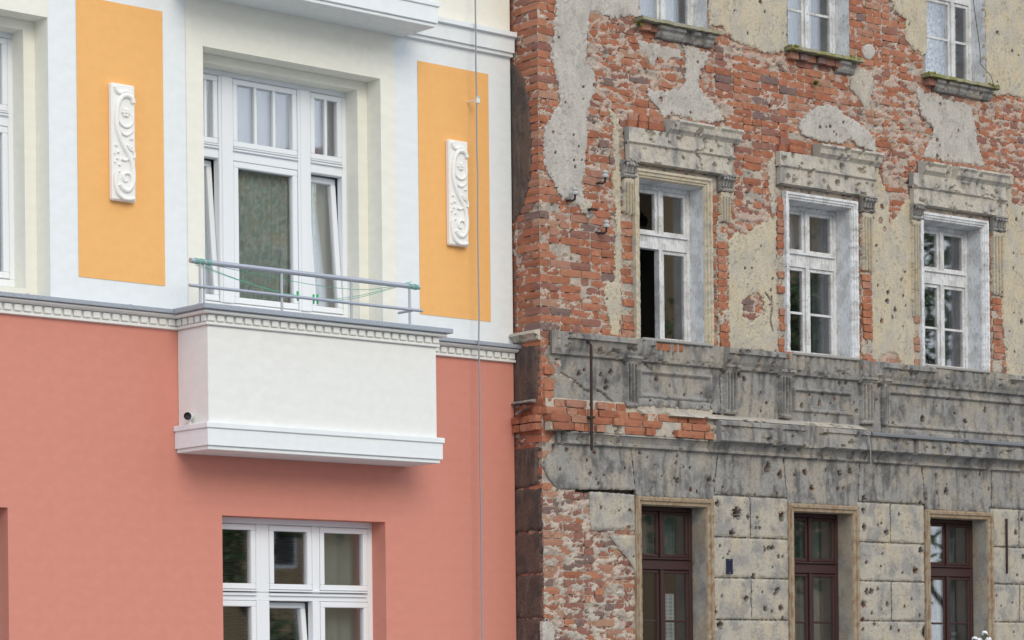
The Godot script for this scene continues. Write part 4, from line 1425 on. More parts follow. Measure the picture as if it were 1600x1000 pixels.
	for line in [[877, 583, 890, 592, 900, 597, 908, 604, 914, 610, 924, 612], [933, 610, 942, 614, 950, 622, 958, 628], [1008, 569, 1016, 576, 1022, 582], [1078, 238, 1086, 248, 1090, 262, 1089, 268], [1012, 156, 1022, 166, 1032, 176], [1481, 320, 1481, 328], [1205, 463, 1206, 480, 1204, 500, 1207, 518], [1010, 150, 1016, 158, 1030, 172], [1560, 168, 1574, 160, 1590, 164], [1196, 458, 1204, 470]]:
		for k in range(0, line.size() - 2, 2):
			var a := pb(line[k], line[k + 1])
			var b := pb(line[k + 2], line[k + 3])
			var n := int(a.distance_to(b) / 0.009) + 1
			for q in n:
				pits.append([a.lerp(b, float(q) / n) + Vector2(rng.randf_range(-0.004, 0.004), rng.randf_range(-0.004, 0.004)), 0.0105, 0.018, 1.0])
	for k in 70:
		var p := Vector2(rng.randf_range(0.3, 7.2), rng.randf_range(2.0, 4.85) if k < 40 else rng.randf_range(5.0, 8.8))
		var r := 0.007 + 0.012 * rng.randf() * rng.randf()
		pits.append([p, r, 0.034, rng.randf_range(0.7, 1.2)])

func old_white(u: float, v: float) -> Color:
	# white oil paint gone dull in places
	return Color(0.72, 0.72, 0.72).lerp(Color(0.57, 0.56, 0.55), smoothstep(-0.2, 0.45, soft.get_noise_2d(u * 4.0, v * 4.0)))

func old_cream(u: float, v: float) -> Color:
	return dirt(u, v, "cream")

func wood_bars(bag: Bag, u0: float, v0: float, u1: float, v1: float, w0: float, w1: float, fw: float, painted: bool) -> void:
	# four timbers cut into short lengths so that the paint can flake
	var pieces := [[u0, v0, u1, v0 + fw], [u0, v1 - fw, u1, v1], [u0, v0 + fw, u0 + fw, v1 - fw], [u1 - fw, v0 + fw, u1, v1 - fw]]
	for p in pieces:
		timber(bag, p[0], p[1], p[2], p[3], w0, w1, painted)

func timber(bag: Bag, u0: float, v0: float, u1: float, v1: float, w0: float, w1: float, painted: bool) -> void:
	if not painted:
		bag.box(Vector3(u0, v0, w0), Vector3(u1, v1, w1), 0.006)
		return
	var across := u1 - u0 > v1 - v0
	var n := maxi(1, int((u1 - u0 if across else v1 - v0) / 0.035))
	for k in n:
		var a := lerpf(u0, u1, float(k) / n) if across else u0
		var b := lerpf(u0, u1, float(k + 1) / n) if across else u1
		var c := v0 if across else lerpf(v0, v1, float(k) / n)
		var d := v1 if across else lerpf(v0, v1, float(k + 1) / n)
		var m := 2
		for q in m:       # face in two strips
			var a2 := a if across else lerpf(a, b, float(q) / m)
			var b2 := b if across else lerpf(a, b, float(q + 1) / m)
			var c2 := lerpf(c, d, float(q) / m) if across else c
			var d2 := lerpf(c, d, float(q + 1) / m) if across else d
			bag.quad(Vector3(a2, c2, w1), Vector3(b2, c2, w1), Vector3(b2, d2, w1), Vector3(a2, d2, w1), old_white((a2 + b2) / 2, (c2 + d2) / 2))
		var col := old_white(a, c)
		bag.quad(Vector3(a, d, w1), Vector3(b, d, w1), Vector3(b, d, w0), Vector3(a, d, w0), col)
		bag.quad(Vector3(a, c, w0), Vector3(b, c, w0), Vector3(b, c, w1), Vector3(a, c, w1), col)
		bag.quad(Vector3(a, c, w0), Vector3(a, c, w1), Vector3(a, d, w1), Vector3(a, d, w0), col)
		bag.quad(Vector3(b, c, w1), Vector3(b, c, w0), Vector3(b, d, w0), Vector3(b, d, w1), col)

func lining(g: Node3D, h: Array, depth: float, col: Callable, m: Material) -> void:
	# sides, head and foot of the opening, in small fields so that paint and dirt can vary
	var b := Bag.new()
	var n := 90
	for k in n:
		var va := lerpf(h[1], h[3], float(k) / n)
		var vb := lerpf(h[1], h[3], float(k + 1) / n)
		for q in 12:
			var wa := -depth * q / 12.0
			var wb := -depth * (q + 1) / 12.0
			var sp := 0.0
			b.quad4(Vector3(h[2] - sp, va, wb), Vector3(h[2] - sp, vb, wb), Vector3(h[2], vb, wa), Vector3(h[2], va, wa), col.call(h[2] + wb, va), col.call(h[2] + wb, vb), col.call(h[2] + wa, vb), col.call(h[2] + wa, va))
			b.quad4(Vector3(h[0], va, wa), Vector3(h[0], vb, wa), Vector3(h[0], vb, wb), Vector3(h[0], va, wb), col.call(h[0] + wa, va), col.call(h[0] + wa, vb), col.call(h[0] + wb, vb), col.call(h[0] + wb, va))
	for k in 24:
		var ua := lerpf(h[0], h[2], k / 24.0)
		var ub := lerpf(h[0], h[2], (k + 1) / 24.0)
		b.quad(Vector3(ua, h[3], 0), Vector3(ub, h[3], 0), Vector3(ub, h[3], -depth), Vector3(ua, h[3], -depth), col.call(ua, h[3]))
		b.quad(Vector3(ua, h[1], -depth), Vector3(ub, h[1], -depth), Vector3(ub, h[1], 0), Vector3(ua, h[1], 0), col.call(ua, h[1]))
	part(g, "reveal", b, m)

func window_b(h: Array, mid: float, v_tr0: float, v_tr1: float, muntin_v: float, m: Material, painted: bool, style: String) -> Node3D:
	var g := group(house_b, "window")
	var w := -0.20
	var depth := 0.26
	var shade: Callable = old_white if painted else stone_reveal
	lining(g, [h[0] + 0.002, h[1], h[2] - 0.002, h[3] - 0.002], depth, shade, M.old_white if painted else M.plaster)
	var b := Bag.new()
	var u0: float = h[0] + 0.004
	var u1: float = h[2] - 0.004
	var v0: float = h[1] + 0.004
	var v1: float = h[3] - 0.004
	wood_bars(b, u0, v0, u1, v1, w - 0.07, w, 0.045, painted)
	timber(b, u0 + 0.045, v_tr0, u1 - 0.045, v_tr1, w - 0.068, w + 0.012, painted)
	part(g, "frame", b, m)
	b = Bag.new()
	timber(b, u0 + 0.045, v_tr1 + 0.001, u1 - 0.045, v_tr1 + 0.022, w - 0.01, w + 0.035, painted)
	part(g, "drip_rail", b, m)
	for r in [[v_tr1 + 0.0225, v1 - 0.045, true], [v0 + 0.045, v_tr0, false]]:
		b = Bag.new()
		timber(b, mid - 0.024, r[0], mid + 0.024, r[1], w - 0.06, w + 0.016, painted)
		part(g, "mullion", b, m)
		for e in [[u0 + 0.046, mid - 0.0245], [mid + 0.0245, u1 - 0.046]]:
			var left: bool = e[0] < mid - 0.1
			if style == "broken" and left and not r[2]: continue
			var s := group(g, "sash")
			b = Bag.new()
			wood_bars(b, e[0], r[0] + 0.002, e[1], r[1] - 0.002, w - 0.05, w - 0.006, 0.034, painted)
			part(s, "sash_frame", b, m)
			if muntin_v > 0.0 and not r[2]:
				var cuts := [muntin_v] if muntin_v > 2.5 or muntin_v < 2.0 else [muntin_v]
				for q in cuts:
					b = Bag.new()
					timber(b, e[0] + 0.034, q - 0.012, e[1] - 0.034, q + 0.012, w - 0.042, w - 0.012, painted)
					part(s, "muntin", b, m)
			var gl := Bag.new()
			if style == "broken" and left and r[2]:
				# a jagged remnant of glass
				var p := [Vector2(e[0] + 0.03, r[0] + 0.03), Vector2(e[1] - 0.03, r[0] + 0.03), Vector2(e[1] - 0.03, r[1] - 0.03), Vector2(e[0] + 0.03, r[1] - 0.03)]
				var c := Vector2((e[0] + e[1]) / 2 - 0.02, r[0] + 0.13)
				var ring := [Vector2(-0.12, -0.06), Vector2(0.02, -0.085), Vector2(0.11, -0.03), Vector2(0.09, 0.03), Vector2(-0.02, 0.055), Vector2(-0.12, 0.06)]
				var n := 24
				for k in n:
					var aa := TAU * k / n
					var bb := TAU * (k + 1) / n
					var inner := func(an: float) -> Vector2:
						return c + Vector2(cos(an) * 0.10, sin(an) * (0.075 + 0.02 * sin(an * 5.0)))
					var outer := func(an: float) -> Vector2:
						var d := Vector2(cos(an), sin(an)) * 2.0 + c
						return Vector2(clampf(d.x, p[0].x, p[2].x), clampf(d.y, p[0].y, p[2].y))
					var i0: Vector2 = inner.call(aa)
					var i1: Vector2 = inner.call(bb)
					var o0: Vector2 = outer.call(aa)
					var o1: Vector2 = outer.call(bb)
					gl.quad(Vector3(i0.x, i0.y, w - 0.03), Vector3(o0.x, o0.y, w - 0.03), Vector3(o1.x, o1.y, w - 0.03), Vector3(i1.x, i1.y, w - 0.03))
				part(s, "pane", gl, M.pane, "broken pane with a jagged hole")
				continue
			if muntin_v > 0.0 and not r[2]:
				pane(s, e[0] + 0.03, r[0] + 0.03, e[1] - 0.03, muntin_v - 0.008, w - 0.014, 3, M.pane)
				pane(s, e[0] + 0.03, muntin_v + 0.008, e[1] - 0.03, r[1] - 0.03, w - 0.014, 3, M.pane)
			else:
				pane(s, e[0] + 0.03, r[0] + 0.03, e[1] - 0.03, r[1] - 0.03, w - 0.014, 3, M.pane)
	return g

func stone_reveal(u: float, v: float) -> Color:
	return dirt(u, v, "block").lerp(Color(0.44, 0.33, 0.215), 0.45 * smoothstep(-0.3, 0.3, soft.get_noise_2d(u * 2.0 + 8.0, v * 1.4)))

func flutes(u0: float, u1: float, n: int, u: float) -> float:
	var s := (u - u0) / (u1 - u0) * n
	var f := s - floorf(s)
	return -0.034 * smoothstep(0.16, 0.30, f) * smoothstep(0.84, 0.70, f)

func hood(k: int) -> void:
	var h: Array = [[1.085, 2.505], [3.16, 4.565], [5.165, 6.67]][k]
	var u0: float = h[0]
	var u1: float = h[1]
	var g := group(house_b, "window_hood")
	var b := Bag.new()
	# architrave, mid moulding and frieze
	run(b, [[0.0, 6.944], [0.066, 6.94], [0.066, 6.775], [0.0, 6.765]], u0 + 0.01, u1 - 0.01, {"kind": "hood", "wear": 0.05})
	part(g, "architrave", b, M.plaster)
	b = Bag.new()
	run(b, [[0.06, 6.975], [0.092, 6.97], [0.092, 6.955], [0.078, 6.945], [0.06, 6.935]], u0 - 0.012, u1 + 0.012, {"kind": "hood", "wear": 0.06})
	part(g, "fillet", b, M.plaster)
	b = Bag.new()
	run(b, [[0.0, 7.112], [0.070, 7.105], [0.070, 6.965], [0.0, 6.955]], u0, u1, {"kind": "hood", "wear": 0.06})
	part(g, "frieze", b, M.plaster)
	# crown, broken off towards one end
	b = Bag.new()
	var start: float = [1.60, 3.70, 5.31][k]
	var brk: Array = [[], [], [[5.70, 5.80, 0.05]]][k]
	run(b, [[0.0, 7.255], [0.145, 7.235], [0.150, 7.215], [0.125, 7.19], [0.115, 7.14], [0.088, 7.118], [0.070, 7.10], [0.0, 7.095]], start, u1 + 0.07, {"kind": "hood", "wear": 0.07, "breaks": brk})
	part(g, "crown", b, M.plaster)
	# bricks where the crown has gone
	var u := u0 + 0.03
	while u < start - 0.06:
		var long := 0.12 if rng.randf() < 0.6 else 0.2
		if u + long > start: break
		want_brick(house_b, Vector3(u + long / 2, 7.152, 0.045 + rng.randf_range(-0.025, 0.012)), long, 0.12, rng.randi_range(0, 5))
		if rng.randf() < 0.7: want_brick(house_b, Vector3(u + long / 2 + 0.03, 7.228, 0.02 + rng.randf_range(-0.03, 0.01)), long, 0.12, rng.randi_range(0, 5))
		u += long + 0.012
	# capitals and fluted heads of the pilasters
	for e in 2:
		var cu: Array = [[[1.04, 1.19], [2.345, 2.50]], [[3.165, 3.295], [4.405, 4.57]], [[5.175, 5.33], [6.485, 6.67]]][k][e]
		if k == 1 and e == 0:
			continue
		var cp := group(house_b, "capital")
		b = Bag.new()
		run(b, [[0.0, 6.775], [0.095, 6.77], [0.095, 6.752], [0.06, 6.748], [0.055, 6.70], [0.045, 6.64], [0.05, 6.628], [0.06, 6.62], [0.05, 6.607], [0.0, 6.60]], cu[0] - 0.012, cu[1] + 0.012, {"kind": "soot", "wear": 0.04})
		part(cp, "bell", b, M.plaster)
		for q in 4:
			var x: float = lerpf(cu[0] + 0.02, cu[1] - 0.02, q / 3.0)
			b = Bag.new()
			var cc := dirt(x, 6.7, "soot")
			b.tube(PackedVector3Array([Vector3(x, 6.655, 0.045), Vector3(x, 6.70, 0.062), Vector3(x + (q - 1.5) * 0.006, 6.728, 0.085), Vector3(x + (q - 1.5) * 0.01, 6.715, 0.098)]), 0.019, 7, cc, 0.010)
			b.lathe(Vector3(x, 6.735, 0.07), Vector3(0, 0, 1), [[0.02, 0.0], [0.018, 0.015], [0.0, 0.022]], 8, cc)
			part(cp, "acanthus_leaf", b, M.plaster)
		var low: float = [[6.25, 6.30], [0.0, 5.98], [5.55, 5.90]][k][e]
		var x0: float = cu[0] + 0.004
		var x1: float = cu[1] - 0.004
		plaster(house_b, "pilaster", rect(x0, low, x1, 6.602), {"w": 0.04, "thick": 0.06, "kind": "cream", "jag": 0.016, "step": 0.006, "relief": 0.002, "shape": func(uu: float, vv: float) -> float: return flutes(x0 + 0.015, x1 - 0.015, 3, uu) * smoothstep(6.56, 6.52, vv)})

func pilaster_bricks() -> void:
	# the narrow brick strips left beside the first floor windows
	for p in [[1.03, 1.175, 5.02, 6.26, false], [2.335, 2.462, 5.02, 6.30, false], [3.175, 3.285, 5.02, 6.62, false], [4.425, 4.565, 5.02, 5.98, false], [5.205, 5.315, 5.02, 5.56, true], [6.505, 6.645, 5.02, 5.90, false]]:
		plaster(house_b, "mortar_strip", rect(p[0] - 0.012, p[2], p[1] + 0.012, p[3]), {"kind": "scratch", "w": -0.004, "thick": 0.03, "jag": 0.02, "relief": 0.012, "rough": 0.006})
		var v: float = p[2] + 0.035
		while v < p[3]:
			var long: float = p[1] - p[0]
			var tone := rng.randi_range(0, 4)
			if p[4]: tone = 7
			if rng.randf() > 0.12:
				want_brick(house_b, Vector3((p[0] + p[1]) / 2 + rng.randf_range(-0.012, 0.012), v, 0.014 + rng.randf_range(-0.022, 0.010)), long, 0.07, tone, -0.02)
			v += 0.0775

func blocks() -> void:
	# rusticated plaster blocks of the ground floor
	var rows := [3.50, 3.073, 2.657, 2.229, 1.81]
	var gap := 0.0075
	var opt := {"kind": "block", "w": 0.014, "thick": 0.032, "jag": 0.006, "bevel": 0.014, "relief": 0.004}
	var add := func(poly: PackedVector2Array, kind: String) -> void:
		var o := opt.duplicate()
		o.kind = kind
		plaster(house_b, "plaster_block", poly, o)
	# frieze row with raking joints over the windows
	var cut := [[866, 870], [985, 993], [1121, 1115], [1223, 1230], [1343, 1340], [1440, 1445], [1549, 1548], [1655, 1655]]
	for k in cut.size() - 1:
		var t0 := pb(cut[k][0], 712 + (cut[k][0] - 1200) * 0.07).x + gap
		var b0 := pb(cut[k][1], 775 + (cut[k][1] - 1200) * 0.05).x + gap
		var t1 := pb(cut[k + 1][0], 712 + (cut[k + 1][0] - 1200) * 0.07).x - gap
		var b1 := pb(cut[k + 1][1], 775 + (cut[k + 1][1] - 1200) * 0.05).x - gap
		var foot := 3.512 if k % 2 == 0 else 3.445
		if k == 0:
			var p := trace_b([868, 692, 866, 700, 853, 715, 848, 728, 856, 745, 864, 756, 872, 764])
			p.append(Vector2(b1, foot))
			p.append(Vector2(t1, 3.945))
			add.call(p, "soot")
		else:
			add.call(PackedVector2Array([Vector2(b0, foot), Vector2(b1, foot), Vector2(t1, 3.945), Vector2(t0, 3.945)]), "soot")
	# piers: [u0, u1, joint of the divided rows]
	for p in [[2.205, 3.272, 2.742], [4.288, 5.34, 4.815], [6.42, 7.45, 6.90]]:
		for r in 4:
			var hi: float = rows[r] - gap
			var lo: float = rows[r + 1] + gap
			if r % 2 == 0:
				add.call(rect(p[0], lo, p[2] - gap, hi), "block")
				add.call(rect(p[2] + gap, lo, p[1], hi), "block")
			else:
				add.call(rect(p[0], lo, p[1], hi), "block")
	# plaster at the bottom of the joints
	for p in [[2.205, 3.272, 2.742], [4.288, 5.34, 4.815], [6.42, 7.45, 6.90]]:
		for r in rows:
			var jb := Bag.new()
			run(jb, [[-0.05, r + 0.016], [-0.019, r + 0.015], [-0.019, r - 0.015], [-0.05, r - 0.016]], p[0], p[1], {"kind": "block", "step": 0.03})
			part(house_b, "joint", jb, M.plaster)
		for r in [0, 2]:
			var jb := Bag.new()
			run(jb, [[-0.05, rows[r] - 0.017], [-0.019, rows[r] - 0.018], [-0.019, rows[r + 1] + 0.018], [-0.05, rows[r + 1] + 0.017]], p[2] - 0.015, p[2] + 0.015, {"kind": "block", "step": 0.03})
			part(house_b, "joint", jb, M.plaster)
	# the pier at the corner: only two damaged blocks are left
	add.call(trace_b([921, 768, 991, 773, 992, 829, 924, 828, 921, 800]), "block")
	add.call(trace_b([951, 836, 992, 837, 995, 900, 988, 884, 978, 870, 966, 856, 958, 845]), "block")
	# a smear of new cement low down at the corner
	plaster(house_b, "plaster_patch", trace_b([849, 970, 862, 972, 868, 985, 867, 1020, 848, 1020]), {"kind": "cement", "jag": 0.012, "w": 0.004})

func surrounds() -> void:
	# moulded surrounds of the openings
	for k in 3:
		var h: Array = OPEN_1[k]
		var b := Bag.new()
		var col: Callable = old_cream if k == 0 else old_white
		if k == 0:
			frame_run(b, [[0.0, -0.004], [0.012, 0.016], [0.03, 0.018], [0.034, 0.032], [0.06, 0.034], [0.066, 0.048], [0.092, 0.046], [0.096, -0.01]], h[0], h[1] + 0.005, h[2], h[3], col)
			part(house_b, "window_surround", b, M.plaster, "cream moulded window surround")
		else:
			frame_run(b, [[0.0, -0.004], [0.010, 0.018], [0.026, 0.02], [0.03, 0.034], [0.052, 0.036], [0.056, 0.048], [0.082, 0.046], [0.086, -0.01]], h[0], h[1] + 0.005, h[2], h[3], col)
			part(house_b, "window_surround", b, M.old_white, "flaking white moulded window surround")
		h = OPEN_0[k]
		b = Bag.new()
		frame_run(b, [[0.0, -0.004], [0.010, 0.018], [0.04, 0.022], [0.046, 0.04], [0.07, 0.044], [0.076, 0.028], [0.088, 0.026], [0.092, -0.02]], h[0], 1.55, h[2], h[3] - 0.012, func(u: float, v: float) -> Color:
			return Color(0.44, 0.36, 0.25).lerp(Color(0.35, 0.22, 0.14), smoothstep(0.0, 0.35, fine.get_noise_2d(u * 30.0 + 4.0, v * 6.0))))
		part(house_b, "window_surround", b, M.plaster, "sandy moulded surround of the ground floor window")

func apron() -> void:
	# plastered zone between the sill ledge and the lower cornice, with sunk panels
	var frames := [[1.257, 4.455, 2.206, 4.70], [3.385, 4.43, 4.24, 4.65], [4.80, 4.345, 7.6, 4.705]]
	var sh := func(u: float, v: float) -> float:
		var h := 0.0
		for f in frames:
			var d := minf(minf(u - f[0], f[2] - u), minf(v - f[1], f[3] - v))
			if d > -0.02: h += 0.022 * smoothstep(-0.02, -0.008, d) - 0.034 * smoothstep(0.012, 0.024, d)
		return h
	var left := trace_b([866, 690, 868, 640, 862, 625, 866, 600, 868, 580, 856, 560, 846, 552, 852, 540])
	var poly := PackedVector2Array()
	poly.append(Vector2(0.2, 4.96))
	poly.append(Vector2(2.35, 4.96))
	poly.append(Vector2(2.35, 4.34))
	poly.append(Vector2(1.2, 4.34))
	poly.append(Vector2(0.95, 4.30))
	poly.append(Vector2(0.55, 4.36))
	poly.append(Vector2(0.30, 4.33))
	var edge := trace_b([868, 640, 862, 625, 867, 600, 868, 584, 858, 562, 850, 552])
	for p in edge: poly.append(p)
	plaster(house_b, "apron_field", poly, {"kind": "soot", "w": 0.0, "jag": 0.012, "shape": sh, "step": 0.0115, "relief": 0.005})
	plaster(house_b, "apron_field", rect(2.352, 4.24, 4.70, 4.96), {"kind": "soot", "w": 0.0, "jag": 0.004, "shape": sh, "relief": 0.005})
	plaster(house_b, "apron_field", rect(4.702, 4.17, 7.4, 4.96), {"kind": "soot", "w": 0.0, "jag": 0.004, "shape": sh, "relief": 0.005})
	# little sunk tablets under the panels
	for r in [[1.20, 4.352, 1.72, 4.43], [1.76, 4.352, 2.18, 4.43], [4.90, 4.22, 5.32, 4.31], [5.46, 4.21, 6.0, 4.30], [6.6, 4.20, 7.3, 4.29]]:
		plaster(house_b, "tablet", rect(r[0], r[1], r[2], r[3]), {"kind": "soot", "w": 0.024, "thick": 0.035, "jag": 0.008, "bevel": 0.014})
	for p in [[1.048, 1.199], [2.385, 2.537], [3.164, 3.312], [4.365, 4.545], [4.70, 4.755]]:
		var n := 3
		var a: float = p[0]
		var b: float = p[1]
		if b - a < 0.1: n = 1
		plaster(house_b, "apron_pilaster", rect(a - 0.006, 4.335, b + 0.006, 4.80), {"kind": "soot", "w": 0.05, "thick": 0.06, "jag": 0.006, "step": 0.006, "relief": 0.003, "shape": func(u: float, v: float) -> float: return flutes(a + 0.012, b - 0.012, n, u) * smoothstep(4.36, 4.39, v) * smoothstep(4.765, 4.73, v)})
		var bb := Bag.new()
		run(bb, [[0.0, 4.84], [0.085, 4.835], [0.085, 4.81], [0.07, 4.80], [0.05, 4.775], [0.0, 4.77]], a - 0.03, b + 0.03, {"kind": "soot", "wear": 0.04})
		part(house_b, "apron_capital", bb, M.plaster)
	# sill ledge: weathered cornice with broken lengths below the windows
	var prof := [[0.0, 5.022], [0.125, 4.998], [0.135, 4.99], [0.135, 4.945], [0.105, 4.94], [0.095, 4.91], [0.075, 4.865], [0.05, 4.83], [0.04, 4.795], [0.0, 4.785]]
	for r in [[0.10, 1.36, [[0.0, 0.26, 0.05], [1.12, 1.28, 0.075]]], [1.36, 2.36, [[1.3, 2.4, 0.055]]], [2.36, 3.16, []], [3.16, 4.30, [[3.2, 4.4, 0.06]]], [4.30, 5.35, [[4.28, 4.62, 0.07], [4.9, 4.93, 0.09]]], [5.35, 6.45, [[5.45, 6.5, 0.062]]], [6.45, 7.5, [[6.4, 6.66, 0.08]]]]:
		var b := Bag.new()
		run(b, prof, r[0], r[1], {"kind": "soot", "wear": 0.075, "breaks": r[2], "step": 0.018})
		part(house_b, "sill_ledge", b, M.plaster)
	# thin slab sills in the openings
	for k in 3:
		var h: Array = OPEN_1[k]
		var b := Bag.new()
		b.box(Vector3(h[0] - 0.03, 4.997, -0.2), Vector3(h[2] + 0.05, 5.026, 0.085), 0.006, Color(0.42, 0.40, 0.37))
		part(house_b, "window_sill", b, M.plaster)
	# pale rendering on top of the ledge: loose bricks under the sills
	for q in [[1.42, 4.95], [1.56, 4.95], [1.72, 4.955], [4.42, 4.93], [4.50, 5.0], [3.27, 4.99], [0.95, 4.99]]:
		want_brick(house_b, Vector3(q[0], q[1], 0.06), 0.13, 0.12, rng.randi_range(0, 3))

func lower_cornice() -> void:
	var prof := [[0.0, 4.285], [0.10, 4.262], [0.165, 4.235], [0.17, 4.20], [0.15, 4.19], [0.15, 4.175], [0.165, 4.17], [0.165, 4.045], [0.15, 4.035], [0.085, 4.03], [0.065, 3.995], [0.05, 3.965], [0.06, 3.955], [0.06, 3.93], [0.03, 3.92], [0.0, 3.915]]
	var b := Bag.new()
	run(b, prof, 2.20, 4.36, {"kind": "soot", "wear": 0.07, "breaks": [[3.42, 3.66, 0.11], [2.96, 3.08, 0.13]], "step": 0.018})
	part(house_b, "lower_cornice", b, M.plaster)
	b = Bag.new()
	run(b, prof.slice(3), 4.36, 7.5, {"kind": "soot", "wear": 0.05, "breaks": [[5.05, 5.12, 0.1]], "step": 0.02})
	part(house_b, "lower_cornice", b, M.plaster)
	b = Bag.new()
	var pts := PackedVector3Array()
	run(b, [[0.01, 4.25], [0.10, 4.243], [0.175, 4.235], [0.188, 4.222], [0.19, 4.198], [0.16, 4.194]], 4.37, 7.5, {"wear": 0.035, "step": 0.03, "col": Color.WHITE})
	part(house_b, "lead_flashing", b, M.lead)
	# lower moulding still in place below the bare bricks
	b = Bag.new()
	run(b, [[0.0, 4.05], [0.10, 4.045], [0.105, 4.03], [0.085, 4.02], [0.065, 3.995], [0.05, 3.965], [0.06, 3.955], [0.06, 3.93], [0.03, 3.92], [0.0, 3.915]], 0.16, 2.20, {"kind": "soot", "wear": 0.06, "breaks": [[0.1, 0.2, 0.03], [0.5, 0.56, 0.05]], "step": 0.018})
	part(house_b, "lower_cornice", b, M.plaster)
	# white mortar bed on top of the cornice
	b = Bag.new()
	run(b, [[0.0, 4.32], [0.06, 4.298], [0.11, 4.275], [0.118, 4.262], [0.05, 4.255]], 1.2, 4.34, {"wear": 0.06, "step": 0.016, "kind": "scratch", "breaks": [[1.25, 1.55, 0.03], [3.45, 3.6, 0.05]]})
	part(house_b, "mortar_ridge", b, M.plaster)
	# bare brick courses of the cornice core, with the mortar between them
	b = Bag.new()
	run(b, [[0.0, 4.37], [0.012, 4.36], [0.018, 4.285], [0.045, 4.27], [0.05, 4.205], [0.085, 4.195], [0.09, 4.05], [0.0, 4.045]], 0.03, 2.22, {"kind": "scratch", "wear": 0.05, "step": 0.014})
	part(house_b, "mortar_ridge", b, M.mortar)
	var k := 0
	for r in [[4.085, 0.125, 0.05, 2.20], [4.163, 0.115, 0.02, 2.24], [4.24, 0.07, 0.0, 2.1], [4.318, 0.035, 0.0, 1.15], [4.395, 0.0, 0.02, 0.22], [4.472, 0.0, 0.02, 0.2], [4.55, 0.0, 0.02, 0.21], [4.627, 0.0, 0.02, 0.2]]:
		var u: float = r[2]
		while u < r[3]:
			var long := 0.12 if rng.randf() < 0.55 else 0.25
			if u + long > r[3] + 0.12: break
			if rng.randf() > 0.06:
				want_brick(house_b, Vector3(u + long / 2, r[0], r[1] + 0.012 + rng.randf_range(-0.035, 0.012)), long, 0.2, [0, 1, 2, 3, 2, 4, 0][rng.randi_range(0, 6)], 0.02)
			u += long + 0.012
		k += 1

func sills_above() -> void:
	# wooden, mossy boards on the second floor sills with the rest of their mouldings
	for k in 3:
		var h: Array = OPEN_2[k]
		var g := group(house_b, "window_sill")
		var u0: float = h[0] - 0.06
		var u1: float = h[2] + 0.10
		var b := Bag.new()
		var n := 34
		for q in n:
			var a := lerpf(u0, u1, float(q) / n)
			var e := lerpf(u0, u1, float(q + 1) / n)
			var t0 := fine.get_noise_2d(a * 20.0, k * 3.0) * 0.008
			var t1 := fine.get_noise_2d(e * 20.0, k * 3.0) * 0.008
			var col := Color(0.40, 0.37, 0.25).lerp(Color(0.30, 0.29, 0.10), smoothstep(-0.25, 0.25, fine.get_noise_2d(a * 6.0, k * 9.0 + 2.0)))
			if k == 0: col = col.lerp(Color(0.40, 0.38, 0.33), 0.5)
			b.quad(Vector3(a, 8.178 + t0, 0.125), Vector3(e, 8.178 + t1, 0.125), Vector3(e, 8.212 + t1, 0.12), Vector3(a, 8.212 + t0, 0.12), col)
			b.quad(Vector3(a, 8.212 + t0, 0.12), Vector3(e, 8.212 + t1, 0.12), Vector3(e, 8.222, -0.2), Vector3(a, 8.222, -0.2), col)
			b.quad(Vector3(a, 8.178 + t0, -0.05), Vector3(e, 8.178 + t1, -0.05), Vector3(e, 8.178 + t1, 0.125), Vector3(a, 8.178 + t0, 0.125), col)
		b.quad(Vector3(u0, 8.178, -0.05), Vector3(u0, 8.178, 0.125), Vector3(u0, 8.212, 0.12), Vector3(u0, 8.212, -0.05), Color(0.3, 0.28, 0.15))
		b.quad(Vector3(u1, 8.178, 0.125), Vector3(u1, 8.178, -0.05), Vector3(u1, 8.212, -0.05), Vector3(u1, 8.212, 0.12), Color(0.3, 0.28, 0.15))
		part(g, "sill_board", b, M.moss_board, "warped board with yellow green moss")
		b = Bag.new()
		run(b, [[0.0, 8.175], [0.085, 8.172], [0.085, 8.14], [0.055, 8.12], [0.05, 8.09], [0.03, 8.06], [0.0, 8.05]], u0 + [0.26, 0.75, 0.16][k], u1 - 0.06, {"kind": "soot", "wear": 0.08, "breaks": [[[1.85, 1.95, 0.03]], [], [[5.7, 5.74, 0.03]]][k]})
		part(g, "sill_moulding", b, M.plaster)
		var u := u0 + 0.05
		while u < u0 + [0.26, 0.78, 0.14][k]:
			want_brick(house_b, Vector3(u + 0.06, 8.135, 0.05 + rng.randf_range(-0.02, 0.015)), 0.12, 0.12, rng.randi_range(3, 6))
			u += 0.132
		# cushions of moss
		if k > 0:
			b = Bag.new()
			for q in 70:
				var end := u0 + rng.randf() * 0.10 if q < 40 else u1 - rng.randf() * 0.22
				var p := Vector3(end, 8.205 + rng.randf() * 0.018, rng.randf_range(0.02, 0.135))
				b.lathe(p, Vector3(rng.randf_range(-0.5, 0.5), 1, 0.4), [[0.014, -0.01], [0.012, 0.004], [0.0, 0.01]], 5, Color(0.32, 0.30, 0.07) * rng.randf_range(0.6, 1.2))
			part(g, "moss", b, M.moss_board).set_meta("kind", "stuff")

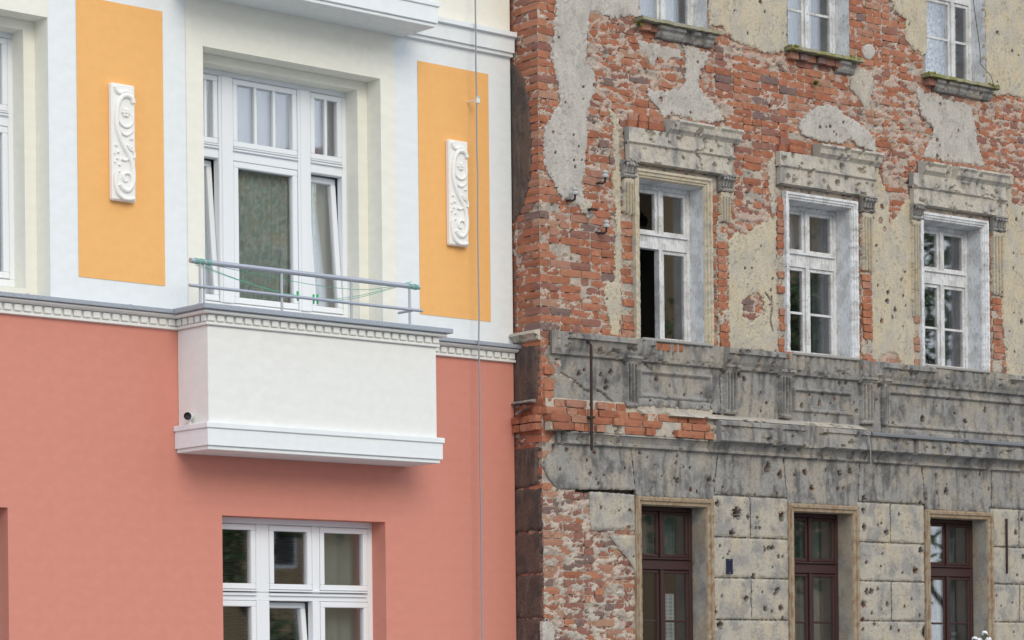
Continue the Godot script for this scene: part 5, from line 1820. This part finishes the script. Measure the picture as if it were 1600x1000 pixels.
func flank() -> void:
	side_b = group(house_b, "side_wall", Vector3.ZERO, -PI / 2)
	var upper := trace_s([790, 95, 803, 102, 812, 112, 818, 125, 824, 145, 827, 165, 829, 200, 829, 260, 826, 290, 818, 318, 811, 334, 803, 346, 785, 350])
	var mid := trace_s([785, 545, 826, 540, 843, 546, 842, 570, 840, 600, 840, 622, 826, 632, 785, 634])
	side_shapes.append(upper)
	side_shapes.append(mid)
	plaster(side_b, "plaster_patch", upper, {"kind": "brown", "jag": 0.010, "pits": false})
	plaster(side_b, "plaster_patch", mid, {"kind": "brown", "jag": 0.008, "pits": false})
	var joints := [3.90, 3.50, 3.073, 2.657, 2.229, 1.81]
	for k in 5:
		var edge: float = [-0.07, -0.028, -0.02, -0.02, -0.004][k]
		var lo: float = joints[k + 1] + 0.010
		var hi: float = joints[k] - 0.010
		var poly := PackedVector2Array([Vector2(-0.60, lo), Vector2(edge, lo), Vector2(edge - 0.015, (lo + hi) / 2), Vector2(edge + 0.006, hi), Vector2(-0.60, hi)])
		side_shapes.append(poly)
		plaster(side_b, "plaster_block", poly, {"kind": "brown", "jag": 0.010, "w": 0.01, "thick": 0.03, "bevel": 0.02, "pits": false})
	# stumps of the ledge and cornice running round the corner
	var b := Bag.new()
	run(b, [[0.0, 5.03], [0.07, 5.01], [0.08, 4.985], [0.05, 4.96], [0.03, 4.93], [0.0, 4.92]], -0.60, -0.02, {"kind": "scratch", "wear": 0.09, "step": 0.015})
	part(side_b, "ledge_stump", b, M.plaster)
	b = Bag.new()
	run(b, [[0.0, 4.36], [0.05, 4.35], [0.06, 4.33], [0.0, 4.32]], -0.60, -0.1, {"kind": "soot", "wear": 0.06})
	part(side_b, "ledge_stump", b, M.plaster)
	for r in [[4.085, 0.07], [4.163, 0.06], [4.24, 0.02]]:
		var s := -0.02
		while s > -0.55:
			want_brick(side_b, Vector3(s - 0.07, r[0], r[1] + rng.randf_range(-0.02, 0.01)), 0.125, 0.15, rng.randi_range(0, 4))
			s -= 0.138
	b = Bag.new()
	var p := [Vector3(-0.33, 4.262, 0.02), Vector3(-0.10, 4.285, 0.02), Vector3(-0.13, 4.25, 0.14), Vector3(-0.24, 4.205, 0.13), Vector3(-0.32, 4.225, 0.09)]
	b.quad(p[0], p[3], p[2], p[1])
	b.tri(p[0], p[4], p[3])
	b.quad(p[1], p[2], p[3], p[0])
	part(side_b, "lead_flashing", b, M.lead, "bent scrap of grey sheet lead")
	mortar_bed(side_b, -0.60, 1.9, -0.004, 9.3, false)

func build_house_b() -> void:
	house_b = thing("scarred_house", "derelict brick house with bullet-scarred grey plaster, broken mouldings and old windows", "house", BASE_B, TURN_B)
	declare_pits()
	declare_coats()
	declare_smears()
	# masonry core
	var b := Bag.new()
	var holes: Array = []
	for s in [OPEN_0, OPEN_1, OPEN_2]:
		for h in s: holes.append([h[0], h[1], h[2], h[3]])
	slab(b, 0.05, 0.0, 9.5, 10.4, -0.46, -0.13, holes, Color(0.33, 0.27, 0.22))
	b.box(Vector3(0.05, 0.0, -6.0), Vector3(0.45, 10.4, -0.47), 0.0, Color(0.33, 0.22, 0.17))
	b.box(Vector3(9.1, 0.0, -6.0), Vector3(9.5, 10.4, -0.47), 0.0, Color(0.33, 0.22, 0.17))
	b.box(Vector3(0.05, 0.0, -6.4), Vector3(9.5, 10.4, -6.01), 0.0, Color(0.33, 0.22, 0.17))
	b.box(Vector3(0.05, 10.4, -6.4), Vector3(9.5, 10.6, 0.05), 0.0, Color(0.33, 0.22, 0.17))
	part(house_b, "wall", b, M.mortar)
	# plinth and lowest courses, below the picture
	b = Bag.new()
	slab(b, 0.0, 0.0, 9.5, 1.80, -0.05, 0.02, [[1.25, 1.5, 2.12, 1.9], [3.36, 1.5, 4.225, 1.9], [5.436, 1.5, 6.36, 1.9]], Color(0.33, 0.31, 0.27))
	part(house_b, "plinth", b, M.plaster)
	mortar_bed(house_b, 0.002, 1.8, 7.4, 9.3, true)
	lay_coats()
	blocks()
	apron()
	lower_cornice()
	surrounds()
	for k in 3: hood(k)
	pilaster_bricks()
	sills_above()
	flank()
	lay_courses()
	place_bricks()
	# windows
	window_b(OPEN_1[0], 1.715, 5.975, 6.105, -1.0, M.old_white, true, "broken")
	window_b(OPEN_1[1], 3.790, 5.975, 6.105, 5.49, M.old_white, true, "")
	window_b(OPEN_1[2], 5.880, 5.975, 6.105, 5.49, M.old_white, true, "")
	window_b(OPEN_0[0], 1.690, 2.735, 2.835, 2.215, M.brown_wood, false, "")
	window_b(OPEN_0[1], 3.795, 2.735, 2.835, 2.215, M.brown_wood, false, "")
	window_b(OPEN_0[2], 5.930, 2.735, 2.835, 2.215, M.brown_wood, false, "")
	window_b(OPEN_2[0], 1.775, 9.15, 9.28, 8.70, M.old_white, true, "")
	window_b(OPEN_2[1], 3.82, 9.15, 9.28, 8.70, M.old_white, true, "")
	window_b(OPEN_2[2], 6.10, 9.15, 9.28, 8.72, M.old_white, true, "")
	for s in [OPEN_0, OPEN_1, OPEN_2]:
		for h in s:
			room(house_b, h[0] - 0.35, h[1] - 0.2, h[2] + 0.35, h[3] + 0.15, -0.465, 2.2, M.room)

func tied(u: float, v: float) -> Color:
	# tea towel check
	var c := Color(0.30, 0.40, 0.44)
	if fmod(u * 26.0, 1.0) < 0.3 or fmod(v * 26.0, 1.0) < 0.3: c = Color(0.55, 0.62, 0.64)
	return c

func leafy_lace(u: float, v: float) -> Color:
	return Color(0.52, 0.57, 0.66) if fine.get_noise_2d(u * 17.0, v * 12.0) > 0.0 else Color(0.12, 0.15, 0.21)

func cloth_b(label: String, u0: float, u1: float, v0: float, v1: float, w: float, fold: float, waves: float, m: Material, shade: Callable = plain) -> void:
	var t := thing("curtain", label, "curtain", BASE_B, TURN_B)
	var b := Bag.new()
	drape(b, u0, u1, v0, v1, w, fold, waves, shade)
	part(t, "cloth", b, m)

func build_things_b() -> void:
	# what hangs behind the panes
	var t: Node3D
	cloth_b("dark curtain edge beside the glass of the middle window with peeling white surround", 4.02, 4.22, 5.03, 6.58, -0.36, 0.02, 3.0, M.dark_curtain)
	cloth_b("pale curtain behind the top light of the middle white window", 3.40, 3.98, 6.11, 6.58, -0.36, 0.012, 6.0, M.net)
	cloth_b("dark folded curtain inside the white window with fluted pilasters on both sides", 6.02, 6.29, 5.03, 6.58, -0.36, 0.02, 4.0, M.dark_curtain)
	cloth_b("pale net curtain in the upper window over the cement patch", 1.42, 2.12, 8.2, 9.75, -0.40, 0.015, 9.0, M.net)
	cloth_b("white net curtain in the upper window with the mossy sill board", 3.56, 4.10, 8.2, 9.75, -0.40, 0.015, 7.0, M.net)
	cloth_b("blue grey lace curtain with leaf pattern in the upper window", 5.52, 6.36, 8.2, 9.75, -0.38, 0.012, 6.0, M.lace, leafy_lace)
	cloth_b("teal curtain behind the brown window next to the bare brick corner", 1.55, 2.06, 2.86, 3.33, -0.40, 0.015, 6.0, M.teal_curtain)
	cloth_b("checked cloth hung low behind the brown window next to the bare brick corner", 1.76, 2.02, 1.6, 2.50, -0.38, 0.012, 3.0, M.check, tied)
	cloth_b("teal curtain behind the brown window beside the blue plate", 3.42, 4.16, 1.55, 3.33, -0.42, 0.02, 9.0, M.teal_curtain)
	cloth_b("teal curtain behind the brown window with white flowers", 6.0, 6.30, 1.55, 3.33, -0.42, 0.02, 5.0, M.teal_curtain)
	# insulators on iron hooks
	var spots := [[945, 276, "porcelain insulator on a rusty hook beside the carved capital"], [947, 354, "porcelain insulator on a rusty hook lower beside the window with the broken pane"], [898, 303, "porcelain insulator on a rusty hook at the tip of the grey plaster tongue"]]
	for s in spots:
		var p := pb(s[0], s[1], 0.09)
		var g := thing("insulator", s[2], "insulator", on_b(p.x, p.y, 0.0), TURN_B, "old wire insulators on the brick wall")
		var b := Bag.new()
		b.tube(PackedVector3Array([Vector3(-0.02, -0.05, -0.06), Vector3(-0.02, -0.055, 0.03), Vector3(-0.012, -0.065, 0.07), Vector3(0.0, -0.05, 0.092), Vector3(0.0, 0.0, 0.095)]), 0.011, 8)
		part(g, "hook", b, M.iron)
		b = Bag.new()
		b.lathe(Vector3(0, -0.01, 0.095), Vector3.UP, [[0.0, 0.0], [0.034, 0.0], [0.038, 0.014], [0.028, 0.03], [0.022, 0.036], [0.030, 0.05], [0.026, 0.066], [0.012, 0.075], [0.0, 0.077]], 14)
		part(g, "bell", b, M.porcelain)
	# iron
	t = thing("iron_bracket", "short rusty iron stub set in a lump of mortar on the brick wall", "bracket", on_b(0.60, 6.235, 0), TURN_B)
	var bg := Bag.new()
	bg.box(Vector3(-0.012, -0.012, -0.04), Vector3(0.012, 0.012, 0.07), 0.003)
	bg.box(Vector3(0.0, -0.012, 0.045), Vector3(0.075, 0.012, 0.068), 0.003)
	part(t, "bar", bg, M.iron)
	var p0 := pb(920, 545, 0.12)
	t = thing("iron_rod", "tall dark iron rod fixed upright on the apron near the corner", "rod", on_b(p0.x, 3.86, 0), TURN_B)
	bg = Bag.new()
	bg.tube(PackedVector3Array([Vector3(-0.006, 0.0, 0.155), Vector3(0.0, 0.5, 0.15), Vector3(0.004, 1.02, 0.15), Vector3(0.0, 1.06, 0.12), Vector3(-0.01, 1.065, -0.03)]), 0.0145, 8)
	part(t, "shaft", bg, M.iron)
	bg = Bag.new()
	bg.box(Vector3(-0.03, 0.31, -0.02), Vector3(0.03, 0.335, 0.17), 0.004)
	part(t, "strap", bg, M.iron)
	p0 = pb(1573, 810, 0.03)
	t = thing("iron_bar", "thin dark flat bar upright on the plaster blocks", "bar", on_b(p0.x, 2.775, 0), TURN_B)
	bg = Bag.new()
	bg.box(Vector3(-0.013, 0.0, 0.02), Vector3(0.013, 0.615, 0.036), 0.003)
	bg.box(Vector3(-0.009, 0.52, -0.02), Vector3(0.009, 0.54, 0.02), 0.002)
	bg.box(Vector3(-0.009, 0.08, -0.02), Vector3(0.009, 0.10, 0.02), 0.002)
	part(t, "strip", bg, M.iron)
	# plate
	p0 = pb(1140, 885, 0.02)
	t = thing("enamel_plate", "small dark blue enamel plate on a cream plaster block", "plate", on_b(p0.x, p0.y, 0.008), TURN_B)
	bg = Bag.new()
	bg.box(Vector3(-0.046, -0.078, 0.0), Vector3(0.046, 0.078, 0.016), 0.005)
	part(t, "plate", bg, M.enamel)
	for q in [-0.066, 0.066]:
		bg = Bag.new()
		bg.lathe(Vector3(0, q, 0.015), Vector3(0, 0, 1), [[0.005, 0.0], [0.005, 0.003], [0.0, 0.004]], 8)
		part(t, "screw", bg, M.steel)
	# loose wires
	t = thing("loose_wire", "thin black wire hanging across the white jamb of the upper window", "wire", BASE_B, TURN_B)
	var pts := PackedVector3Array()
	for q in [[1519, -20], [1522, 10], [1526, 40], [1531, 75], [1532, 100], [1536, 122], [1540, 138], [1546, 146]]:
		var e := pb(q[0], q[1], 0.02)
		pts.append(Vector3(e.x, e.y, 0.02 if q[1] < 120 else 0.14))
	bg = Bag.new()
	bg.tube(pts, 0.004, 6)
	part(t, "strand", bg, M.black)
	t = thing("loose_wire", "pale wire dangling below the lead flashing", "wire", BASE_B, TURN_B)
	pts = PackedVector3Array()
	for q in [[1350, 676], [1357, 680], [1360, 700], [1361, 728]]:
		var e := pb(q[0], q[1], 0.2)
		pts.append(Vector3(e.x, e.y, 0.2))
	bg = Bag.new()
	bg.tube(pts, 0.004, 6)
	part(t, "strand", bg, M.porcelain)
	# window box with white flowers
	var f := thing("flower_box", "planted window box with white flowers on the brown window's sill", "flower box", on_b(6.28, 1.5, 0.0), TURN_B)
	bg = Bag.new()
	bg.box(Vector3(-0.32, 0.0, -0.14), Vector3(0.22, 0.15, 0.02), 0.012)
	part(f, "trough", bg, M.terracotta)
	var r := RandomNumberGenerator.new()
	r.seed = 5
	for q in [[-0.04, 0.52, -0.02], [0.03, 0.60, 0.0], [-0.10, 0.535, -0.03], [0.12, 0.565, -0.03], [-0.2, 0.47, -0.04], [0.06, 0.53, 0.03]]:
		bg = Bag.new()
		bg.tube(PackedVector3Array([Vector3(q[0] * 0.7, 0.12, -0.06), Vector3(q[0] * 0.9, 0.3, q[2] - 0.02), Vector3(q[0], q[1], q[2])]), 0.005, 6)
		for e in 9:
			var h := r.randf_range(0.16, q[1] - 0.03)
			var an := r.randf() * TAU
			var c := Vector3(q[0] * lerpf(0.75, 1.0, h / q[1]), h, q[2] - 0.01)
			var d := Vector3(cos(an), 0.5, sin(an)) * 0.05
			var s := Vector3(-sin(an), 0, cos(an)) * 0.016
			bg.quad(c, c + d * 0.5 + s, c + d, c + d * 0.5 - s)
		part(f, "stem", bg, M.stem)
		bg = Bag.new()
		for e in 9:
			var an := e * 2.4
			var d := Vector3(cos(an), r.randf_range(-0.2, 0.9), sin(an)).normalized()
			var c := Vector3(q[0], q[1], q[2]) + d * 0.024
			bg.lathe(c, d, [[0.0, -0.002], [0.016, 0.0], [0.018, 0.006], [0.0, 0.003]], 6)
		part(f, "blossom", bg, M.petal)
	# weeds rooted in the wall
	for q in [[997, 38, 0.05, "tuft of yellow green moss at the end of the upper sill over the cement patch"], [1273, 131, 0.02, "small green weed growing out of the bricks under the mossy sill"]]:
		var e := pb(q[0], q[1], q[2])
		var wd := thing("wall_weed", q[3], "weed", on_b(e.x, e.y, q[2]), TURN_B)
		bg = Bag.new()
		for k in 60:
			var d := Vector3(r.randf_range(-1, 1), r.randf_range(-0.6, 1.0), r.randf_range(0.1, 1.0)).normalized() * r.randf_range(0.02, 0.06)
			var sd := Vector3(-d.y, d.x, 0.0).normalized() * 0.008
			bg.quad(Vector3.ZERO - d * 0.3, d * 0.5 - sd, d, d * 0.5 + sd, Color(0.25, 0.26, 0.07) * r.randf_range(0.6, 1.3))
		part(wd, "leaves", bg, M.moss_board)

# ---------------------------------------------------------------- what stands across the street (seen in the panes)
func tree(label: String, at: Vector3, high: float, wide: float, sd: int) -> void:
	var t := thing("street_tree", label, "tree", at, 0.0, "trees across the street")
	var r := RandomNumberGenerator.new()
	r.seed = sd
	var b := Bag.new()
	var path := PackedVector3Array()
	for k in 7: path.append(Vector3(r.randf_range(-0.08, 0.08) * k, high * 0.62 * k / 6.0, r.randf_range(-0.08, 0.08) * k))
	b.tube(path, 0.22, 9, Color.WHITE, 0.08)
	var tips := []
	for k in 16:
		var from := path[2 + k % 5]
		var an := r.randf() * TAU
		var out := Vector3(cos(an) * wide * r.randf_range(0.5, 0.95), high * r.randf_range(0.12, 0.34), sin(an) * wide * r.randf_range(0.5, 0.95))
		b.tube(PackedVector3Array([from, from + out * 0.5 + Vector3(0, 0.2, 0), from + out]), 0.07, 6, Color.WHITE, 0.02)
		tips.append(from + out)
		tips.append(from + out * 0.6 + Vector3(0, 0.5, 0))
	tips.append(path[6] + Vector3(0, high * 0.3, 0))
	tips.append(path[6] + Vector3(0, high * 0.16, 0))
	part(t, "trunk", b, M.bark)
	b = Bag.new()
	for c in tips:
		for k in 210:
			var d := Vector3(r.randfn(), r.randfn() * 0.75, r.randfn()) * wide * 0.22
			var p: Vector3 = c + d
			var x := Vector3(r.randfn(), r.randfn(), r.randfn()).normalized()
			var y := x.cross(Vector3(r.randfn(), r.randfn(), r.randfn())).normalized()
			var s := r.randf_range(0.07, 0.15)
			b.quad(p - x * s, p - y * s * 0.55, p + x * s, p + y * s * 0.55, Color(0.085, 0.125, 0.045) * r.randf_range(0.7, 1.5))
	part(t, "crown", b, M.leaf)

func opposite_house() -> void:
	# facing the two facades from the far end of the street
	var t := thing("ochre_house", "ochre house with tiled roof standing across the street", "house", Vector3(40.0, 0, -14.0), -PI / 2)
	var holes := []
	for fl in 4:
		for k in 5: holes.append([-7.6 + k * 3.1, 1.4 + fl * 3.2, -6.3 + k * 3.1, 3.3 + fl * 3.2])
	var b := Bag.new()
	slab(b, -8.8, 0.0, 8.8, 14.9, -0.4, 0.0, holes)
	b.box(Vector3(-8.8, 0.0, -9.0), Vector3(8.8, 14.9, -1.0))
	part(t, "wall", b, M.tan)
	b = Bag.new()
	b.quad(Vector3(-9.2, 14.8, 0.5), Vector3(9.2, 14.8, 0.5), Vector3(9.2, 16.3, -4.5), Vector3(-9.2, 16.3, -4.5))
	b.quad(Vector3(9.2, 14.8, -9.5), Vector3(-9.2, 14.8, -9.5), Vector3(-9.2, 16.3, -4.5), Vector3(9.2, 16.3, -4.5))
	b.tri(Vector3(9.2, 14.8, 0.5), Vector3(9.2, 14.8, -9.5), Vector3(9.2, 16.3, -4.5))
	b.tri(Vector3(-9.2, 14.8, -9.5), Vector3(-9.2, 14.8, 0.5), Vector3(-9.2, 16.3, -4.5))
	b.quad(Vector3(-9.2, 14.799, -9.5), Vector3(9.2, 14.799, -9.5), Vector3(9.2, 14.799, 0.5), Vector3(-9.2, 14.799, 0.5))
	var rf := part(t, "roof", b, M.tile_roof)
	b = Bag.new()
	b.box(Vector3(3.0, 14.2, -3.6), Vector3(4.0, 16.8, -2.9), 0.03)
	part(rf, "chimney", b, M.tile_roof)
	for h in holes:
		var g := group(t, "window")
		b = Bag.new()
		bars(b, h[0] + 0.01, h[1] + 0.01, h[2] - 0.01, h[3] - 0.01, -0.2, -0.12, 0.08)
		b.box(Vector3((h[0] + h[2]) / 2 - 0.04, h[1] + 0.09, -0.19), Vector3((h[0] + h[2]) / 2 + 0.04, h[3] - 0.09, -0.13), 0.01)
		part(g, "frame", b, M.upvc)
		b = Bag.new()
		sheet(b, h[0] + 0.05, h[1] + 0.05, h[2] - 0.05, h[3] - 0.05, -0.17)
		part(g, "pane", b, M.black)

func ground_sheet(called: String, bag: Bag, m: Material) -> void:
	var o := part(self, called, bag, m)
	o.set_meta("kind", "structure")

func _ready() -> void:
	rng.seed = 20
	fine.seed = 4
	fine.noise_type = FastNoiseLite.TYPE_SIMPLEX
	fine.frequency = 1.0
	fine.fractal_octaves = 2
	soft.seed = 11
	soft.noise_type = FastNoiseLite.TYPE_SIMPLEX
	soft.frequency = 1.0
	soft.fractal_octaves = 4
	# --- camera, level view with a raised lens
	var cam := Camera3D.new()
	cam.name = "camera"
	cam.projection = Camera3D.PROJECTION_FRUSTUM
	cam.near = 0.1
	cam.far = 400.0
	cam.size = 0.1 * 1000.0 / FOCAL
	cam.frustum_offset = Vector2(0.0, 0.1 * (HORIZON_Y - 500.0) / FOCAL)
	add_child(cam)
	cam.position = Vector3(0, EYE, 0)
	cam.rotation.z = -ROLL
	cam.current = true
	# --- overcast sky and a very soft sun
	var env := Environment.new()
	env.background_mode = Environment.BG_SKY
	var sky_mat := ProceduralSkyMaterial.new()
	sky_mat.sky_top_color = Color(0.72, 0.815, 0.945)
	sky_mat.sky_horizon_color = Color(0.935, 0.97, 1.0)
	sky_mat.sky_curve = 0.6
	sky_mat.ground_bottom_color = Color(0.35, 0.35, 0.35)
	sky_mat.ground_horizon_color = Color(0.55, 0.56, 0.58)
	sky_mat.sun_angle_max = 1.0
	sky_mat.energy_multiplier = 1.0
	var sky := Sky.new()
	sky.sky_material = sky_mat
	env.sky = sky
	env.tonemap_mode = Environment.TONE_MAPPER_LINEAR
	env.tonemap_exposure = 2.06
	env.sdfgi_enabled = true
	env.ssao_enabled = true
	env.ssil_enabled = true
	var we := WorldEnvironment.new()
	we.name = "environment"
	we.environment = env
	add_child(we)
	var sun := DirectionalLight3D.new()
	sun.name = "sun"
	sun.light_energy = 0.26
	sun.light_angular_distance = 35.0
	sun.light_color = Color(1.0, 0.97, 0.92)
	sun.shadow_enabled = true
	add_child(sun)
	sun.look_at_from_position(Vector3(16, 22, 8), Vector3(0, 0, -24))
	make_materials()
	# --- street
	var b := Bag.new()
	b.quad(Vector3(-200, 0, 200), Vector3(200, 0, 200), Vector3(200, 0, -200), Vector3(-200, 0, -200))
	ground_sheet("road", b, M.pale_setts)
	b = Bag.new()
	for k in 2:
		var base: Vector3 = [BASE_A, BASE_B][k]
		var turn: float = [TURN_A, TURN_B][k]
		var ba := Basis(Vector3.UP, turn)
		var c := Bag.new()
		if k == 0: c.box(Vector3(-14, 0.0, -0.6), Vector3(0.12, 0.12, 3.2), 0.02)
		else: c.box(Vector3(0.2, 0.0, -0.6), Vector3(14, 0.124, 2.9), 0.02)
		b.add(c, Transform3D(ba, base))
	ground_sheet("pavement", b, M.paving)
	build_house_a()
	build_house_b()
	build_things_a()
	build_things_b()
	opposite_house()
	tree("broad leafy street tree in front of the ochre house", Vector3(31.0, 0, -27.5), 13.5, 3.2, 31)
	tree("leafy street tree with a narrow crown near the ochre house", Vector3(29.0, 0, -16.9), 12.4, 2.3, 47)
	tree("low bushy street tree between two taller ones", Vector3(30.0, 0, -23.2), 10.2, 2.4, 53)
